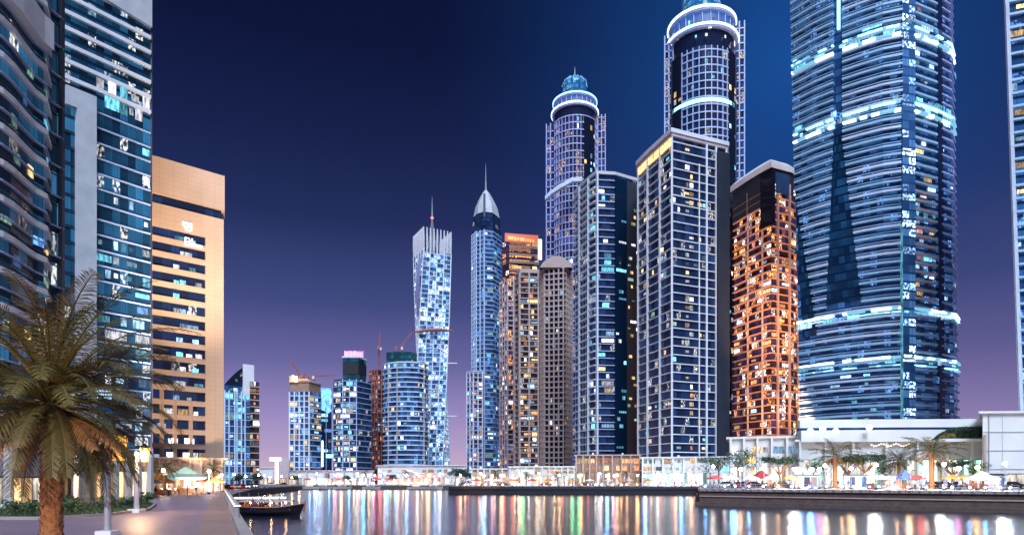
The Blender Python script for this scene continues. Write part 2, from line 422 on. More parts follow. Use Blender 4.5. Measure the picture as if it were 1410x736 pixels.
# ---- glass office tower with the white column
A, B = P(85, 128), P(207, 141)
r2 = tower_root('office_tower', 'blue glass office tower with white cladding column and lit rows of offices', [A, B])
po = closed([A, B], 30); Zt = 112
wall_part(r2, po, GZ, Zt, 3.1, 1.45, G['office'])
def on(px, A, B):
    a = (px-CX)/F; dx, dy = B[0]-A[0], B[1]-A[1]; t = (A[0]-a*A[1])/(a*dy-dx); return (A[0]+t*dx, A[1]+t*dy)
pc = [on(88, A, B), on(130, A, B)]; pd = [on(103, A, B), on(130, A, B)]
zc = ZY(122, 129); zc2 = ZY(148, 129)
MB().band(pc, zc2, zc, .02, 1.2).band(pd, GZ, zc2, .02, 1.2).build('white_column', M['grey_clad'], r2)
pq = [on(132, A, B), on(207, A, B)]
q0, q1 = offs(pq, .1), offs(pq, .9)
b = MB(); zl, zr = ZY(-4, 133), ZY(40, 141)
b.face([(*q1[0], zl), (*q1[1], zr), (*q1[1], Zt), (*q1[0], Zt)]); b.face([(*q0[0], zl), (*q1[0], zl), (*q1[0], Zt), (*q0[0], Zt)]); b.face([(*q1[1], zr), (*q0[1], zr), (*q0[1], Zt), (*q1[1], Zt)]); b.face([(*q0[0], zl), (*q0[1], zr), (*q1[1], zr), (*q1[0], zl)])
b.build('crown_panel', M['grey_clad'], r2)
for k in range(7): MB().band([on(87, A, B), on(206.5, A, B)], ZY(109, 128.5)+k*3.2, ZY(109, 128.5)+k*3.2+.75, -.1, .55).build('sun_shade', M['white_frame'], r2)
slabs(r2, [on(131, A, B), on(206.8, A, B)], GZ+3, ZY(135, 130), 3.1, .28, .3, M['blue_frame'], 'transom')
slabs(r2, [on(86, A, B), on(102, A, B)], GZ+3, ZY(150, 130), 3.1, .2, .25, M['dark_metal'], 'transom_narrow')
pw = [on(132, A, B), on(206, A, B)]
lit_windows(r2, pw, GZ+.1, 3.1, 24, 1.45, 72, ['win_cyan', 'win_cool', 'win_cool', 'win_cyan', 'win_blue', 'win_white'], (1, 3), hfac=.55, zone=lambda u, v, i: int(v*24+.5) in (3, 4, 6, 7, 10, 11, 14, 15, 16, 19) or u > .85, seed=2)
lit_windows(r2, pw, ZY(150, 135)-.5, 3.1, 2, 1.45, 9, ['win_cyan', 'win_white'], (1, 2), hfac=.8, out=.1)
MB().band([(B[0], B[1]), po[2]], GZ, Zt, -.2, .35).build('edge_trim', M['dark_metal'], r2)

# ---- sandstone hotel
A, B = P(207, 170), P(308, 182)
r3 = tower_root('hotel_tower', 'sandstone hotel slab with dark window strips and white rooftop lettering', [A, B], 'hotel')
po = closed([A, B], 26, .6)
wall_part(r3, offpoly(po, -.6), GZ, ZY(222, 172), 3.87, 2.2, G['navy'], 'window_core')
zt = ZY(213, 170)
MB().prism(offpoly(po, .25), zt-9.6, zt).build('parapet_block', M['sandstone'], r3)
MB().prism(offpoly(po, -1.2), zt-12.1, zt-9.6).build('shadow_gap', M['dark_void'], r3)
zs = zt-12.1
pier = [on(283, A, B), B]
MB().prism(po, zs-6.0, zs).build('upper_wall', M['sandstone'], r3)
sp = MB(); sp.band(pier, GZ, zs-6.0, -1.0, 0); sp.band([B, po[2]], GZ, zs-6.0, -1.0, 0); sp.build('blank_wall', M['sandstone'], r3)
MB().band([on(207, A, B), on(208.6, A, B)], GZ, zs-6.0, -1.0, -.02).build('edge_pier', M['sandstone'], r3)
fl = 0; z = zs-6.0
while z > 14:
    z -= 3.87
    MB().band([on(208.6, A, B), on(283, A, B)], z, z+1.25, -.8, -.06).build('stone_band', M['sandstone'], r3)
    MB().band([on(209, A, B), on(283, A, B)], z+1.25, z+1.4, -.7, .1).build('window_sill', M['beige_frame'], r3)
    fl += 1
for i, px in enumerate((222, 240, 262)): piers(r3, [(*on(px, A, B), 0)], GZ, 26 if i else 30, 1.1, -.2, M['sandstone'], 'base_pier')
wp = [on(211, A, B), on(283, A, B)]
wpi = offs(wp, -.5)
lit_windows(r3, wpi, zs-6.0-3.87*17, 3.87, 17, 1.7, 40, ['win_white', 'win_cool', 'win_white', 'win_cyan'], (1, 2), out=.05, hfac=.36, zone=lambda u, v, i: .38 < u < .9 and v > .28, seed=3)
lit_windows(r3, wpi, zs-6.0-3.87*17, 3.87, 17, 1.7, 26, ['win_white', 'win_warm', 'win_white'], (1, 3), out=.08, hfac=.5, zone=lambda u, v, i: v < .28, seed=9)
def sign_strokes(root, A, B, px0, px1, y0, y1, strokes, m, name, d=.35):
    """raised illuminated strokes on the face A-B; strokes are boxes in a unit square"""
    b = MB(); pa, pb = on(px0, A, B), on(px1, A, B)
    for u0, v0, u1, v1 in strokes:
        p = (pa[0]+(pb[0]-pa[0])*u0, pa[1]+(pb[1]-pa[1])*u0); q = (pa[0]+(pb[0]-pa[0])*u1, pa[1]+(pb[1]-pa[1])*u1)
        Ym = (pa[1]+pb[1])/2; z0, z1 = ZY(y1+(y0-y1)*v0, Ym), ZY(y1+(y0-y1)*v1, Ym)
        b.band([p, q], z0, z1, d-.25, d)
    return b.build(name, m, root)
sign_strokes(r3, A, B, 251, 264, 306, 318, [(0, .62, .12, 1), (.1, .45, .25, .8), (.2, .75, .6, 1), (.85, .1, 1, 1), (.3, .0, .9, .2), (.25, .2, .35, .45), (.55, .75, 1, .95), (.4, .42, .5, .6), (.5, .3, .6, .5), (.6, .42, .7, .62), (.7, .55, .85, .75)], M['sign_white'], 'emblem')
sign_strokes(r3, A, B, 254, 278, 329, 340, [(0, 0, .08, 1), (.1, .84, .26, 1), (.1, .42, .26, .58), (.1, 0, .26, .16), (.24, .1, .31, .45), (.24, .55, .31, .9), (.38, 0, .46, 1), (.48, .35, .53, .5), (.56, 0, .60, .42), (.62, .3, .68, .42), (.68, 0, .72, .42), (.75, 0, .79, .42), (.80, .3, .86, .42), (.86, 0, .90, .42), (.93, 0, 1, .4)], M['sign_white'], 'lettering')

# ---- vault-roofed tower behind the hotel
A, B = P(309, 322), P(345, 330)
r4 = tower_root('vaulted_tower', 'glass tower with pale curved vault roof behind the sandstone hotel', [A, B])
po = closed([A, B], 22)
wall_part(r4, po, GZ, ZY(530, 325), 3.3, 2.2, G['blue'])
b = MB(); w0 = Vector((*A, 0)); w1 = Vector((*B, 0)); zb, zt = ZY(530, 325), ZY(503, 328)
N = 10
for i in range(N):
    t0, t1 = i/N, (i+1)/N; h0, h1 = zb+(zt-zb)*math.sin(t0*PI/2*1.0), zb+(zt-zb)*math.sin(t1*PI/2)
    a, c = w0.lerp(w1, t0), w0.lerp(w1, t1); k = (A[1]+22)/A[1]
    b.face([(a.x, a.y, zb), (c.x, c.y, zb), (c.x, c.y, h1), (a.x, a.y, h0)], 0, [(i, 0), (i+1, 0), (i+1, 4), (i, 4)])
    b.face([(a.x, a.y, h0), (c.x, c.y, h1), (c.x*k, c.y*k, h1), (a.x*k, a.y*k, h0)], 1)
b.build('vault', [G['dark'], M['white_frame']], r4)
MB().band([on(334, A, B), on(349, A, B)], ZY(545, 328), zt+.6, .1, 1.0).build('vault_fin', M['white_frame'], r4)
C2 = [P(344, 326), P(357, 329)]
wall_part(r4, closed(C2, 15), GZ, ZY(525, 327), 3.3, 2, G['brown'], 'balcony_wing')
slabs(r4, C2, GZ+3, ZY(525, 327), 3.3, .5, 1.2, M['beige_frame'], 'balcony')
slabs(r4, [A, B], GZ+3, ZY(532, 325), 3.3, .4, .4, M['blue_frame'], 'floor_slab')
piers(r4, [(*on(px, A, B), 0) for px in (310, 316, 324, 327, 333, 338)], GZ, ZY(538, 326), .5, .6, M['pale_blue_frame'])
lit_windows(r4, [A, B], GZ+3, 3.3, 14, 2.2, 30, ['win_cyan', 'win_warm', 'win_cool', 'win_green'], (1, 2))
lit_windows(r4, C2, GZ+3, 3.3, 15, 1.6, 16, ['win_orange', 'win_warm', 'win_white', 'win_pink'], (1, 2))

# ---- generic corner tower
def corner_tower(name, label, pts, ztop, fh, cw, glass, slab=None, pier=None, lit=None, depth=26, parapet=None, base=GZ, cat='tower', vis=None):
    fr = [P(*p) for p in pts]; r = tower_root(name, label, fr, cat); po = closed(fr, depth)
    wall_part(r, po, base, ztop, fh, cw, G[glass]); path = wrap(po)
    if slab: slabs(r, path, base+fh, ztop-.2, fh, slab[1], slab[0], M[slab[2]], slab[3] if len(slab) > 3 else 'floor_slab')
    if pier:
        pp = pts_along(fr, pier[4] if len(pier) > 4 else range(len(fr)-1), pier[0]); piers(r, pp, base, ztop-.1, pier[1], pier[2], M[pier[3]])
    if lit: lit_windows(r, fr, base, fh, int((ztop-base)/fh), cw, lit[0], lit[1], lit[2] if len(lit) > 2 else (1, 2), zone=lit[3] if len(lit) > 3 else None, hfac=lit[4] if len(lit) > 4 else .66, seed=len(label))
    if parapet: MB().prism(offpoly(po, parapet[1]), ztop-parapet[3] if len(parapet) > 3 else ztop, ztop+parapet[0]).build('parapet', M[parapet[2]], r)
    return r, fr, po
def crane(loc, mast, jib, ang, tilt, label, m='rust_red'):
    c = thing('tower_crane', label, 'crane', loc, 0)
    b = MB()
    for sx, sy in ((-.6, -.6), (.6, -.6), (.6, .6), (-.6, .6)): b.tube([(sx, sy, 0), (sx, sy, mast)], .16, 5)
    k = 0
    while k*1.8 < mast-1.8:
        z = k*1.8; s = 1 if k % 2 else -1
        for y in (-.6, .6): b.tube([(-.6*s, y, z), (.6*s, y, z+1.8)], .1, 4)
        for x in (-.6, .6): b.tube([(x, -.6*s, z), (x, .6*s, z+1.8)], .1, 4)
        k += 1
    link('mast', b.mesh('mast', M[m]), c)
    d = Vector((math.cos(ang)*math.cos(tilt), math.sin(ang)*math.cos(tilt), math.sin(tilt))); o = Vector((0, 0, mast)); b = MB()
    up = Vector((0, 0, 1))
    sd = d.cross(up).normalized(); up2 = sd.cross(d)
    for e in (-.6*sd, .6*sd, 1.2*up2): b.tube([o+e, o+d*jib+e*.3], .15, 5)
    n = int(jib/2)
    for i in range(n):
        p, q = o+d*(i*2), o+d*(i*2+2)
        b.tube([p+.6*sd, q+1.1*up2], .09, 4); b.tube([p-.6*sd, q+1.1*up2], .09, 4)
    link('jib', b.mesh('jib', M[m]), c)
    b = MB(); h = Vector((math.cos(ang), math.sin(ang), 0)); b.tube([o, o-h*jib*.28], .35, 6); b.box(o-h*jib*.28+Vector((0, 0, -1)), (1.6, 1.6, 2)); link('counter_jib', b.mesh('counter_jib', M[m]), c)
    b = MB(); b.box(o+sd*1.2+Vector((0, 0, -1)), (1.4, 1.4, 2)); link('cab', b.mesh('cab', M['white_wall']), c)
    return c

# ---- crane-topped tower with the white grid
z6 = ZY(540, 450)
r6, f6, p6 = corner_tower('grid_tower', 'white gridded apartment tower with glowing top and cranes on its roof', [(399, 446), (426, 445), (442, 458)], z6, 3.75, 2.6, 'blue',
    slab=(.5, .7, 'pale_blue_frame'), pier=(3.4, .8, .7, 'white_frame', [0]), lit=(46, ['win_cool', 'win_blue', 'win_white', 'win_warm']), depth=24)
MB().prism(offpoly(p6, -.5), z6, z6+6.6).build('dark_storey', M['brown_frame'], r6)
MB().prism(offpoly(p6, .3), z6+6.6, z6+8.0).build('roof_deck', M['pink_frame'], r6)
sign_strokes(r6, f6[0], f6[1], 399.5, 425, 517, 526, [(0, 0, .05, 1), (.07, .05, .3, .9), (.33, .2, .45, .6), (.48, .25, .55, .6), (.58, .3, .75, .5), (.78, .3, .98, .5)], M['led_orange'], 'roof_floodlights', .9)
sign_strokes(r6, f6[0], f6[1], 403, 411, 515, 526, [(0, .1, .35, .9), (.4, .0, .95, .75)], M['led_warmwhite'], 'roof_floodlight_panel', 1.3)
cx, cy = P(412, 455); crane((cx, cy, z6+8), 5, 13, R(150), R(50), 'red luffing crane raised over the glowing roof of the white gridded tower')
cx, cy = P(432, 462); crane((cx, cy, z6+8), 5, 15, R(10), R(4), 'level-armed crane on the glowing roof of the white gridded tower')
# ---- slim blue tower
z7 = ZY(540, 480)
r7, f7, p7 = corner_tower('slim_tower', 'slim dark blue tower with bright blue patterned top beside the gridded tower', [(441, 476), (457, 480)], z7, 3.7, 2.4, 'navy', pier=(4, .5, .4, 'blue_frame'), lit=(12, ['win_cool', 'win_blue', 'win_cyan']), depth=16)
sign_strokes(r7, *f7, 443, 456, 535, 570, [(.0, .55, .45, .95), (.5, .8, .75, 1), (.8, .4, 1, .95), (.45, .55, .7, .75), (.05, .15, .3, .5), (.5, .05, .8, .32), (.3, .3, .6, .42)], M['win_cyan'], 'light_pattern')
sign_strokes(r7, *f7, 442, 457, 533, 572, [(.0, .2, .9, .98)], M['led_blue'], 'light_panel', .12)
sign_strokes(r7, *f7, 441.5, 447, 606, 642, [(.1, .0, .6, 1)], M['led_white'], 'light_strip', .8)
sign_strokes(r7, *f7, 448, 458, 625, 630, [(0, 0, 1, 1)], M['led_cyan'], 'canopy_light', 2.5)
# ---- pink-signed tower
z8 = ZY(522, 455)
r8, f8, p8 = corner_tower('stepped_tower', 'dark stepped tower with pink illuminated sign across its narrow top', [(459, 458), (472, 452), (491, 452), (511, 468)], z8, 3.75, 2.3, 'navy', slab=(.3, .45, 'blue_frame'), pier=(4.5, .5, .4, 'blue_frame', [1]), lit=(80, ['win_white', 'win_cool', 'win_white', 'win_warm', 'win_cyan'], (1, 2), lambda u, v, i: i < 2), depth=20)
u8 = [P(472, 455), P(493, 455), P(504, 466)]; zt8 = ZY(493, 457)
wall_part(r8, closed(u8, 14), z8, zt8, 4, 3, G['teal'], 'upper_block')
MB().band(u8, z8+(zt8-z8)*.25, z8+(zt8-z8)*.75, .05, .35).build('dark_glazing', M['dark_void'], r8)
MB().prism(offpoly(closed(u8, 14), .6), zt8, zt8+1.2).build('roof_ledge', M['pale_blue_frame'], r8)
sign_strokes(r8, u8[0], u8[1], 474.5, 500, 483, 491.5, [(.0, 0, .06, 1), (.08, .1, .2, .9), (.23, 0, .28, 1), (.3, .1, .4, .95), (.43, 0, .48, .9), (.5, .1, .6, 1), (.63, 0, .68, .9), (.71, .05, .8, .85), (.83, 0, .9, .8), (.93, 0, .98, .8)], M['led_pink'], 'sign_lettering', .5)
sign_strokes(r8, u8[0], u8[1], 474, 501, 482.5, 492, [(0, 0, 1, 1)], M['led_pink_dim'], 'sign_backing', .1)
# ---- red construction tower
z9 = ZY(508, 500)
r9, f9, p9 = corner_tower('unfinished_tower', 'narrow unfinished tower of rust red frames between two dark blue towers', [(509, 505), (520, 500), (530, 503)], z9, 3.6, 2.2, 'brown', slab=(.6, .6, 'rust_red'), pier=(3.2, .6, .7, 'rust_red'), lit=(50, ['win_warm', 'win_orange', 'win_pink', 'win_cool', 'win_blue'], (1, 1)), depth=18)
cx, cy = P(522, 497); crane((cx, cy, z9), 16, 14, R(95), R(70), 'tall thin crane mast standing on the rust red unfinished tower')
# ---- broad banded tower
z10 = ZY(502, 468)
pts = [(529, 470), (535, 464), (547, 460), (560, 459), (575, 461), (584, 466), (589, 474)]
r10, f10, p10 = corner_tower('banded_tower', 'broad rounded tower striped with pale floor bands under a crane', pts, z10, 3.4, 2.3, 'blue', slab=(.9, .75, 'pale_blue_frame'), lit=(70, ['win_cool', 'win_white', 'win_blue', 'win_warm', 'win_cyan'], (1, 1)), depth=22, parapet=(1.0, .4, 'pale_blue_frame'))
wall_part(r10, closed([P(532, 468), P(548, 465), P(566, 466), P(574, 470)], 14), z10+1, ZY(484, 466), 3, 2, G['teal'], 'plant_storey')
piers(r10, [(*p, 0) for p in (f10[1], f10[2], f10[5])], GZ, z10, .7, 1.1, M['beige_frame'])
lit_windows(r10, f10, z10-3.3, 3.3, 1, 2.3, 9, ['win_cool', 'win_white', 'win_cyan'], (1, 2), out=.9, hfac=.7)
cx, cy = P(553, 470); crane((cx, cy, ZY(484, 466)), 4, 14, R(25), R(55), 'leaning red crane above the broad rounded banded tower')

# ---- twisted tower
cX, cY = P(595, 520); half = 11.2; zt11 = ZY(352, 520); fh = 3.5; nf = int((zt11-GZ)/fh)
r11 = thing('twisted_tower', 'bright white and blue twisted tower with crown of fins and thin mast', 'tower', (cX, cY, GZ), 0, TG)
def tw(z): return R(-12 + 40*(z-GZ)/(zt11-GZ))
def tpt(a, z, k=1.): # point on the rotated square, a in 0..4
    i = int(a) % 4; t = a-int(a); c = [(-1, -1), (1, -1), (1, 1), (-1, 1)]; p, q = c[i], c[(i+1) % 4]
    x, y = (p[0]+(q[0]-p[0])*t)*half*k, (p[1]+(q[1]-p[1])*t)*half*k; th = tw(z); return (cX+x*math.cos(th)-y*math.sin(th), cY+x*math.sin(th)+y*math.cos(th), z)
b = MB(); NS = 32
for j in range(nf):
    z0, z1 = GZ+j*fh, GZ+(j+1)*fh
    for i in range(NS):
        a0, a1 = i*4/NS, (i+1)*4/NS
        b.face([tpt(a0, z0), tpt(a1, z0), tpt(a1, z1), tpt(a0, z1)], 0, [(i, j), (i+1, j), (i+1, j+1), (i, j+1)])
b.face([tpt(i, GZ+nf*fh) for i in range(4)], 0)
b.build('curtain_wall', G['brightblue'], r11)
me = MB().prism([(-half-.5, -half-.5), (half+.5, -half-.5), (half+.5, half+.5), (-half-.5, half+.5)], -.3, .3).mesh('floor_slab', M['pale_blue_frame'])
for j in range(1, nf+1): link('floor_slab', me, r11, (0, 0, j*fh), tw(GZ+j*fh))
for i in range(16):
    a = i*4/16; MB().tube([tpt(a, GZ+(zt11-GZ)*k/24, 1.03) for k in range(25)], .45, 5).build('twisting_rib', M['white_frame'], r11)
zc1 = ZY(322, 520)
for i in range(32):
    a = i*4/32; p, q = Vector(tpt(a, zt11, 1.0)), Vector(tpt(a, zt11, 1.02)); q.z = zc1
    q2 = q.copy(); MB().tube([p, (p+q)/2, q], [.6, .75, .45], 4).build('crown_fin', M['white_frame'], r11)
b = MB(); th = R(42)
for i in range(10):   # the pale sheet wrapped round one corner
    z0, z1 = ZY(440-9*i, 512), ZY(431-9*i, 512)
    k0, k1 = 1.02+.20*math.sin(PI*i/10), 1.02+.20*math.sin(PI*(i+1)/10)
    b.face([tpt(3.55, z0, k0), tpt(4.0, z0, k0), tpt(4.0, z1, k1), tpt(3.55, z1, k1)])
b.build('pale_corner_sheet', M['lavender_frame'], r11)
b = MB()
for k in range(4): b.tube([(cX+4*math.cos(k*PI/2), cY+4*math.sin(k*PI/2), zt11), (cX, cY, ZY(300, 520))], .3, 4)
b.build('mast_legs', M['spire_metal'], r11)
b = MB(); zz = ZY(300, 520); b.lathe([(0, -1.1), (1, -.6), (1.2, 0), (1, .6), (0, 1.1)], (cX, cY, zz), 10); b.build('mast_beacon', M['led_red'], r11)
spire(r11, cX, cY, ZY(300, 520), ZY(270, 520), .75)
b = MB(); zz = ZY(455, 505); x0, x1 = P(568, 500)[0], P(624, 500)[0]
for y in (cY-half*1.45, cY-half*1.3): b.tube([(x0, y, zz-1.4), (x0+8, y, zz), (x1-10, y, zz+.6), (x1, y, zz-.3)], [.25, 1.0, 1.2, .2], 6)
b.build('work_platform', M['rust_red'], r11)
for py, pxa in ((499, 618), (572, 618)):
    xx = P(pxa, 505)[0]; MB().box((xx+2, cY-half*.8, ZY(py, 508)), (8, 3, .7)).build('outrigger', M['white_frame'], r11)
r = random.Random(5)
for k in range(98):
    j = int(2+(nf-4)*r.random()**.7); a = r.choice([0, 1, 3])+r.uniform(.1, .9); z = GZ+(j+.5)*fh; p, q = Vector(tpt(a, z, 1.015)), Vector(tpt(a+.01, z, 1.015))
    ang = math.atan2(q.y-p.y, q.x-p.x); w = r.choice([1.6, 2.4, 4]); key = ('tw', w, r.choice(['win_white', 'win_cool', 'win_cyan', 'win_cool']))
    if key not in _cache: _cache[key] = MB().box((0, 0, 0), (w, .2, 2.2)).mesh('lit_window', M[key[2]])
    link('lit_window', _cache[key], r11, (p.x-cX, p.y-cY, z-GZ), ang)

# ---- pointed tower and its low wing
z13 = ZY(318, 500)
pts = [(650, 508), (656, 500), (667, 496), (679, 498), (690, 510)]
r13, f13, p13 = corner_tower('pointed_tower', 'slender blue tower with pale pointed hood and needle mast', pts, z13, 3.3, 2.2, 'blue', slab=(.5, .55, 'blue_frame'), pier=(3.4, .7, .6, 'pale_blue_frame', [0, 1]), lit=(95, ['win_cool', 'win_blue', 'win_white', 'win_blue', 'win_cyan'], (1, 1)), depth=20)
def ogive(root, p0, levels, m, name, mi=None):
    b = MB(); prev = None
    cx_ = sum(p[0] for p in p0)/len(p0); cy_ = sum(p[1] for p in p0)/len(p0)
    for z, k in levels:
        ring = [(cx_+(x-cx_)*k, cy_+(y-cy_)*k, z) for x, y in p0]
        if prev:
            for i in range(len(ring)): b.face([prev[i], prev[(i+1) % len(ring)], ring[(i+1) % len(ring)], ring[i]], 0, [(i*3, prev[0][2]/3.3), (i*3+3, prev[0][2]/3.3), (i*3+3, z/3.3), (i*3, z/3.3)])
        prev = ring
    b.face(prev); return b.build(name, m, root)
zA, zB = ZY(293, 500), ZY(258, 500)
ogive(r13, p13, [(z13, .99), ((z13+zA)/2, .96), (zA, .88)], G['navy'], 'glass_shoulder')
ogive(r13, p13, [(zA, .90), (zA+(zB-zA)*.35, .78), (zA+(zB-zA)*.7, .52), (zB, .24), (zB+2, .1)], M['grey_clad'], 'pointed_hood')
hx = sum(p[0] for p in p13)/len(p13); hy = sum(p[1] for p in p13)/len(p13)
MB().band([P(665.5, 490), P(668.5, 490)], ZY(300, 492), ZY(268, 492), -.4, .2).build('hood_slot', M['dark_metal'], r13)
spire(r13, hx, hy, zB, ZY(221, 505), .9)
lit_windows(r13, f13[2:], GZ, 3.3, 55, 2.2, 30, ['win_cyan', 'win_cool', 'win_green', 'win_white'], (1, 3), out=.2)
r12, f12, p12 = corner_tower('stepped_block', 'low white gridded block stepping down beside the slender pointed tower', [(643, 492), (652, 488), (664, 490)], ZY(512, 490), 3.3, 2.2, 'violet', slab=(.5, .6, 'lavender_frame'), pier=(3, .6, .6, 'white_frame'), lit=(50, ['win_cool', 'win_white', 'win_blue'], (1, 1)), depth=8, parapet=(1, .3, 'lavender_frame'))

# ---- orange-topped tower
z14 = ZY(330, 440)
pts = [(689, 444), (699, 436), (738, 440), (747, 452)]
r14, f14, p14 = corner_tower('orange_topped_tower', 'tower with fiery orange glowing top standing behind the beige towers', pts, ZY(386, 440), 3.3, 2.3, 'orange', slab=(.6, .6, 'pink_frame'), pier=(3.6, .7, .7, 'pink_frame', [0, 1]), lit=(95, ['win_orange', 'win_warm', 'win_white', 'win_cool', 'win_blue', 'win_pink'], (1, 2)), depth=20)
up = [P(701, 442), P(742, 446)]; zu = ZY(386, 440)
wall_part(r14, closed([P(692, 446), *up], 16), zu, z14, 4, 3, G['orange'], 'glowing_storeys')
slabs(r14, up, zu+3, z14-2, 5.2, 1.6, .5, M['brown_frame'], 'dark_floor_band')
lit_windows(r14, up, zu, 4, 7, 2.8, 22, ['win_orange', 'win_orange', 'win_warm'], (2, 5), hfac=.55, out=.12)
sign_strokes(r14, *up, 699, 742, 327, 335, [(.0, .45, .18, 1), (.2, .35, .27, .95), (.3, .4, .36, .9), (.39, .35, .52, .9), (.55, .3, .58, .8), (.62, .3, .66, .75), (.70, .3, .74, .75), (.79, .25, .83, .7)], M['led_orange'], 'roof_sign', 1.0)
sign_strokes(r14, *up, 695, 746, 322, 338, [(0, .25, .9, .95)], M['led_orange_dim'], 'roof_sign_glow', .5)
sign_strokes(r14, *up, 740.5, 745.5, 330, 358, [(0, 0, 1, 1)], M['led_warmwhite'], 'corner_light', 1.2)
sign_strokes(r14, *up, 706, 738, 380, 390, [(.0, .1, .3, .8), (.33, .2, .45, 1), (.5, 0, .8, .75), (.85, .3, 1, .9)], M['led_orange'], 'terrace_light', 1.4)
# ---- beige towers
z15 = ZY(378, 385)
r15, f15, p15 = corner_tower('beige_tower', 'brown beige tower with warm lit floors in front of the fiery orange top', [(710, 388), (716, 381), (741, 382), (748, 390)], z15, 3.1, 2.2, 'brown', slab=(.7, .6, 'beige_frame'), pier=(5, .9, .9, 'beige_frame'), lit=(90, ['win_warm', 'win_warm', 'win_white', 'win_orange', 'win_cool'], (1, 2), lambda u, v, i: i == 1), depth=18, parapet=(2.2, .2, 'beige_frame'))
z15b = ZY(370, 378)
r15b, f15b, p15b = corner_tower('arched_tower', 'beige tower of small square windows with shallow arched roof', [(743, 384), (750, 377), (776, 374), (786, 384)], z15b, 3.1, 2.3, 'dark', slab=(.7, .8, 'beige_frame'), pier=(2.6, .8, .85, 'beige_frame'), lit=(38, ['win_warm', 'win_white', 'win_cool'], (1, 1)), depth=16)
b = MB(); a_, c_ = Vector((*f15b[0], 0)), Vector((*f15b[-1], 0)); N = 12
for i in range(N):
    t0, t1 = i/N, (i+1)/N; a, c = a_.lerp(c_, t0), a_.lerp(c_, t1); h0, h1 = z15b+6*math.sin(PI*t0)**.7, z15b+6*math.sin(PI*t1)**.7
    y0 = min(p[1] for p in f15b)-.6
    b.face([(a.x, y0, z15b-.6), (c.x, y0, z15b-.6), (c.x, y0, h1), (a.x, y0, h0)]); b.face([(a.x, y0, h0), (c.x, y0, h1), (c.x*1.03, a.y+18, h1), (a.x*1.03, a.y+18, h0)])
b.build('arched_roof', M['beige_frame'], r15b)

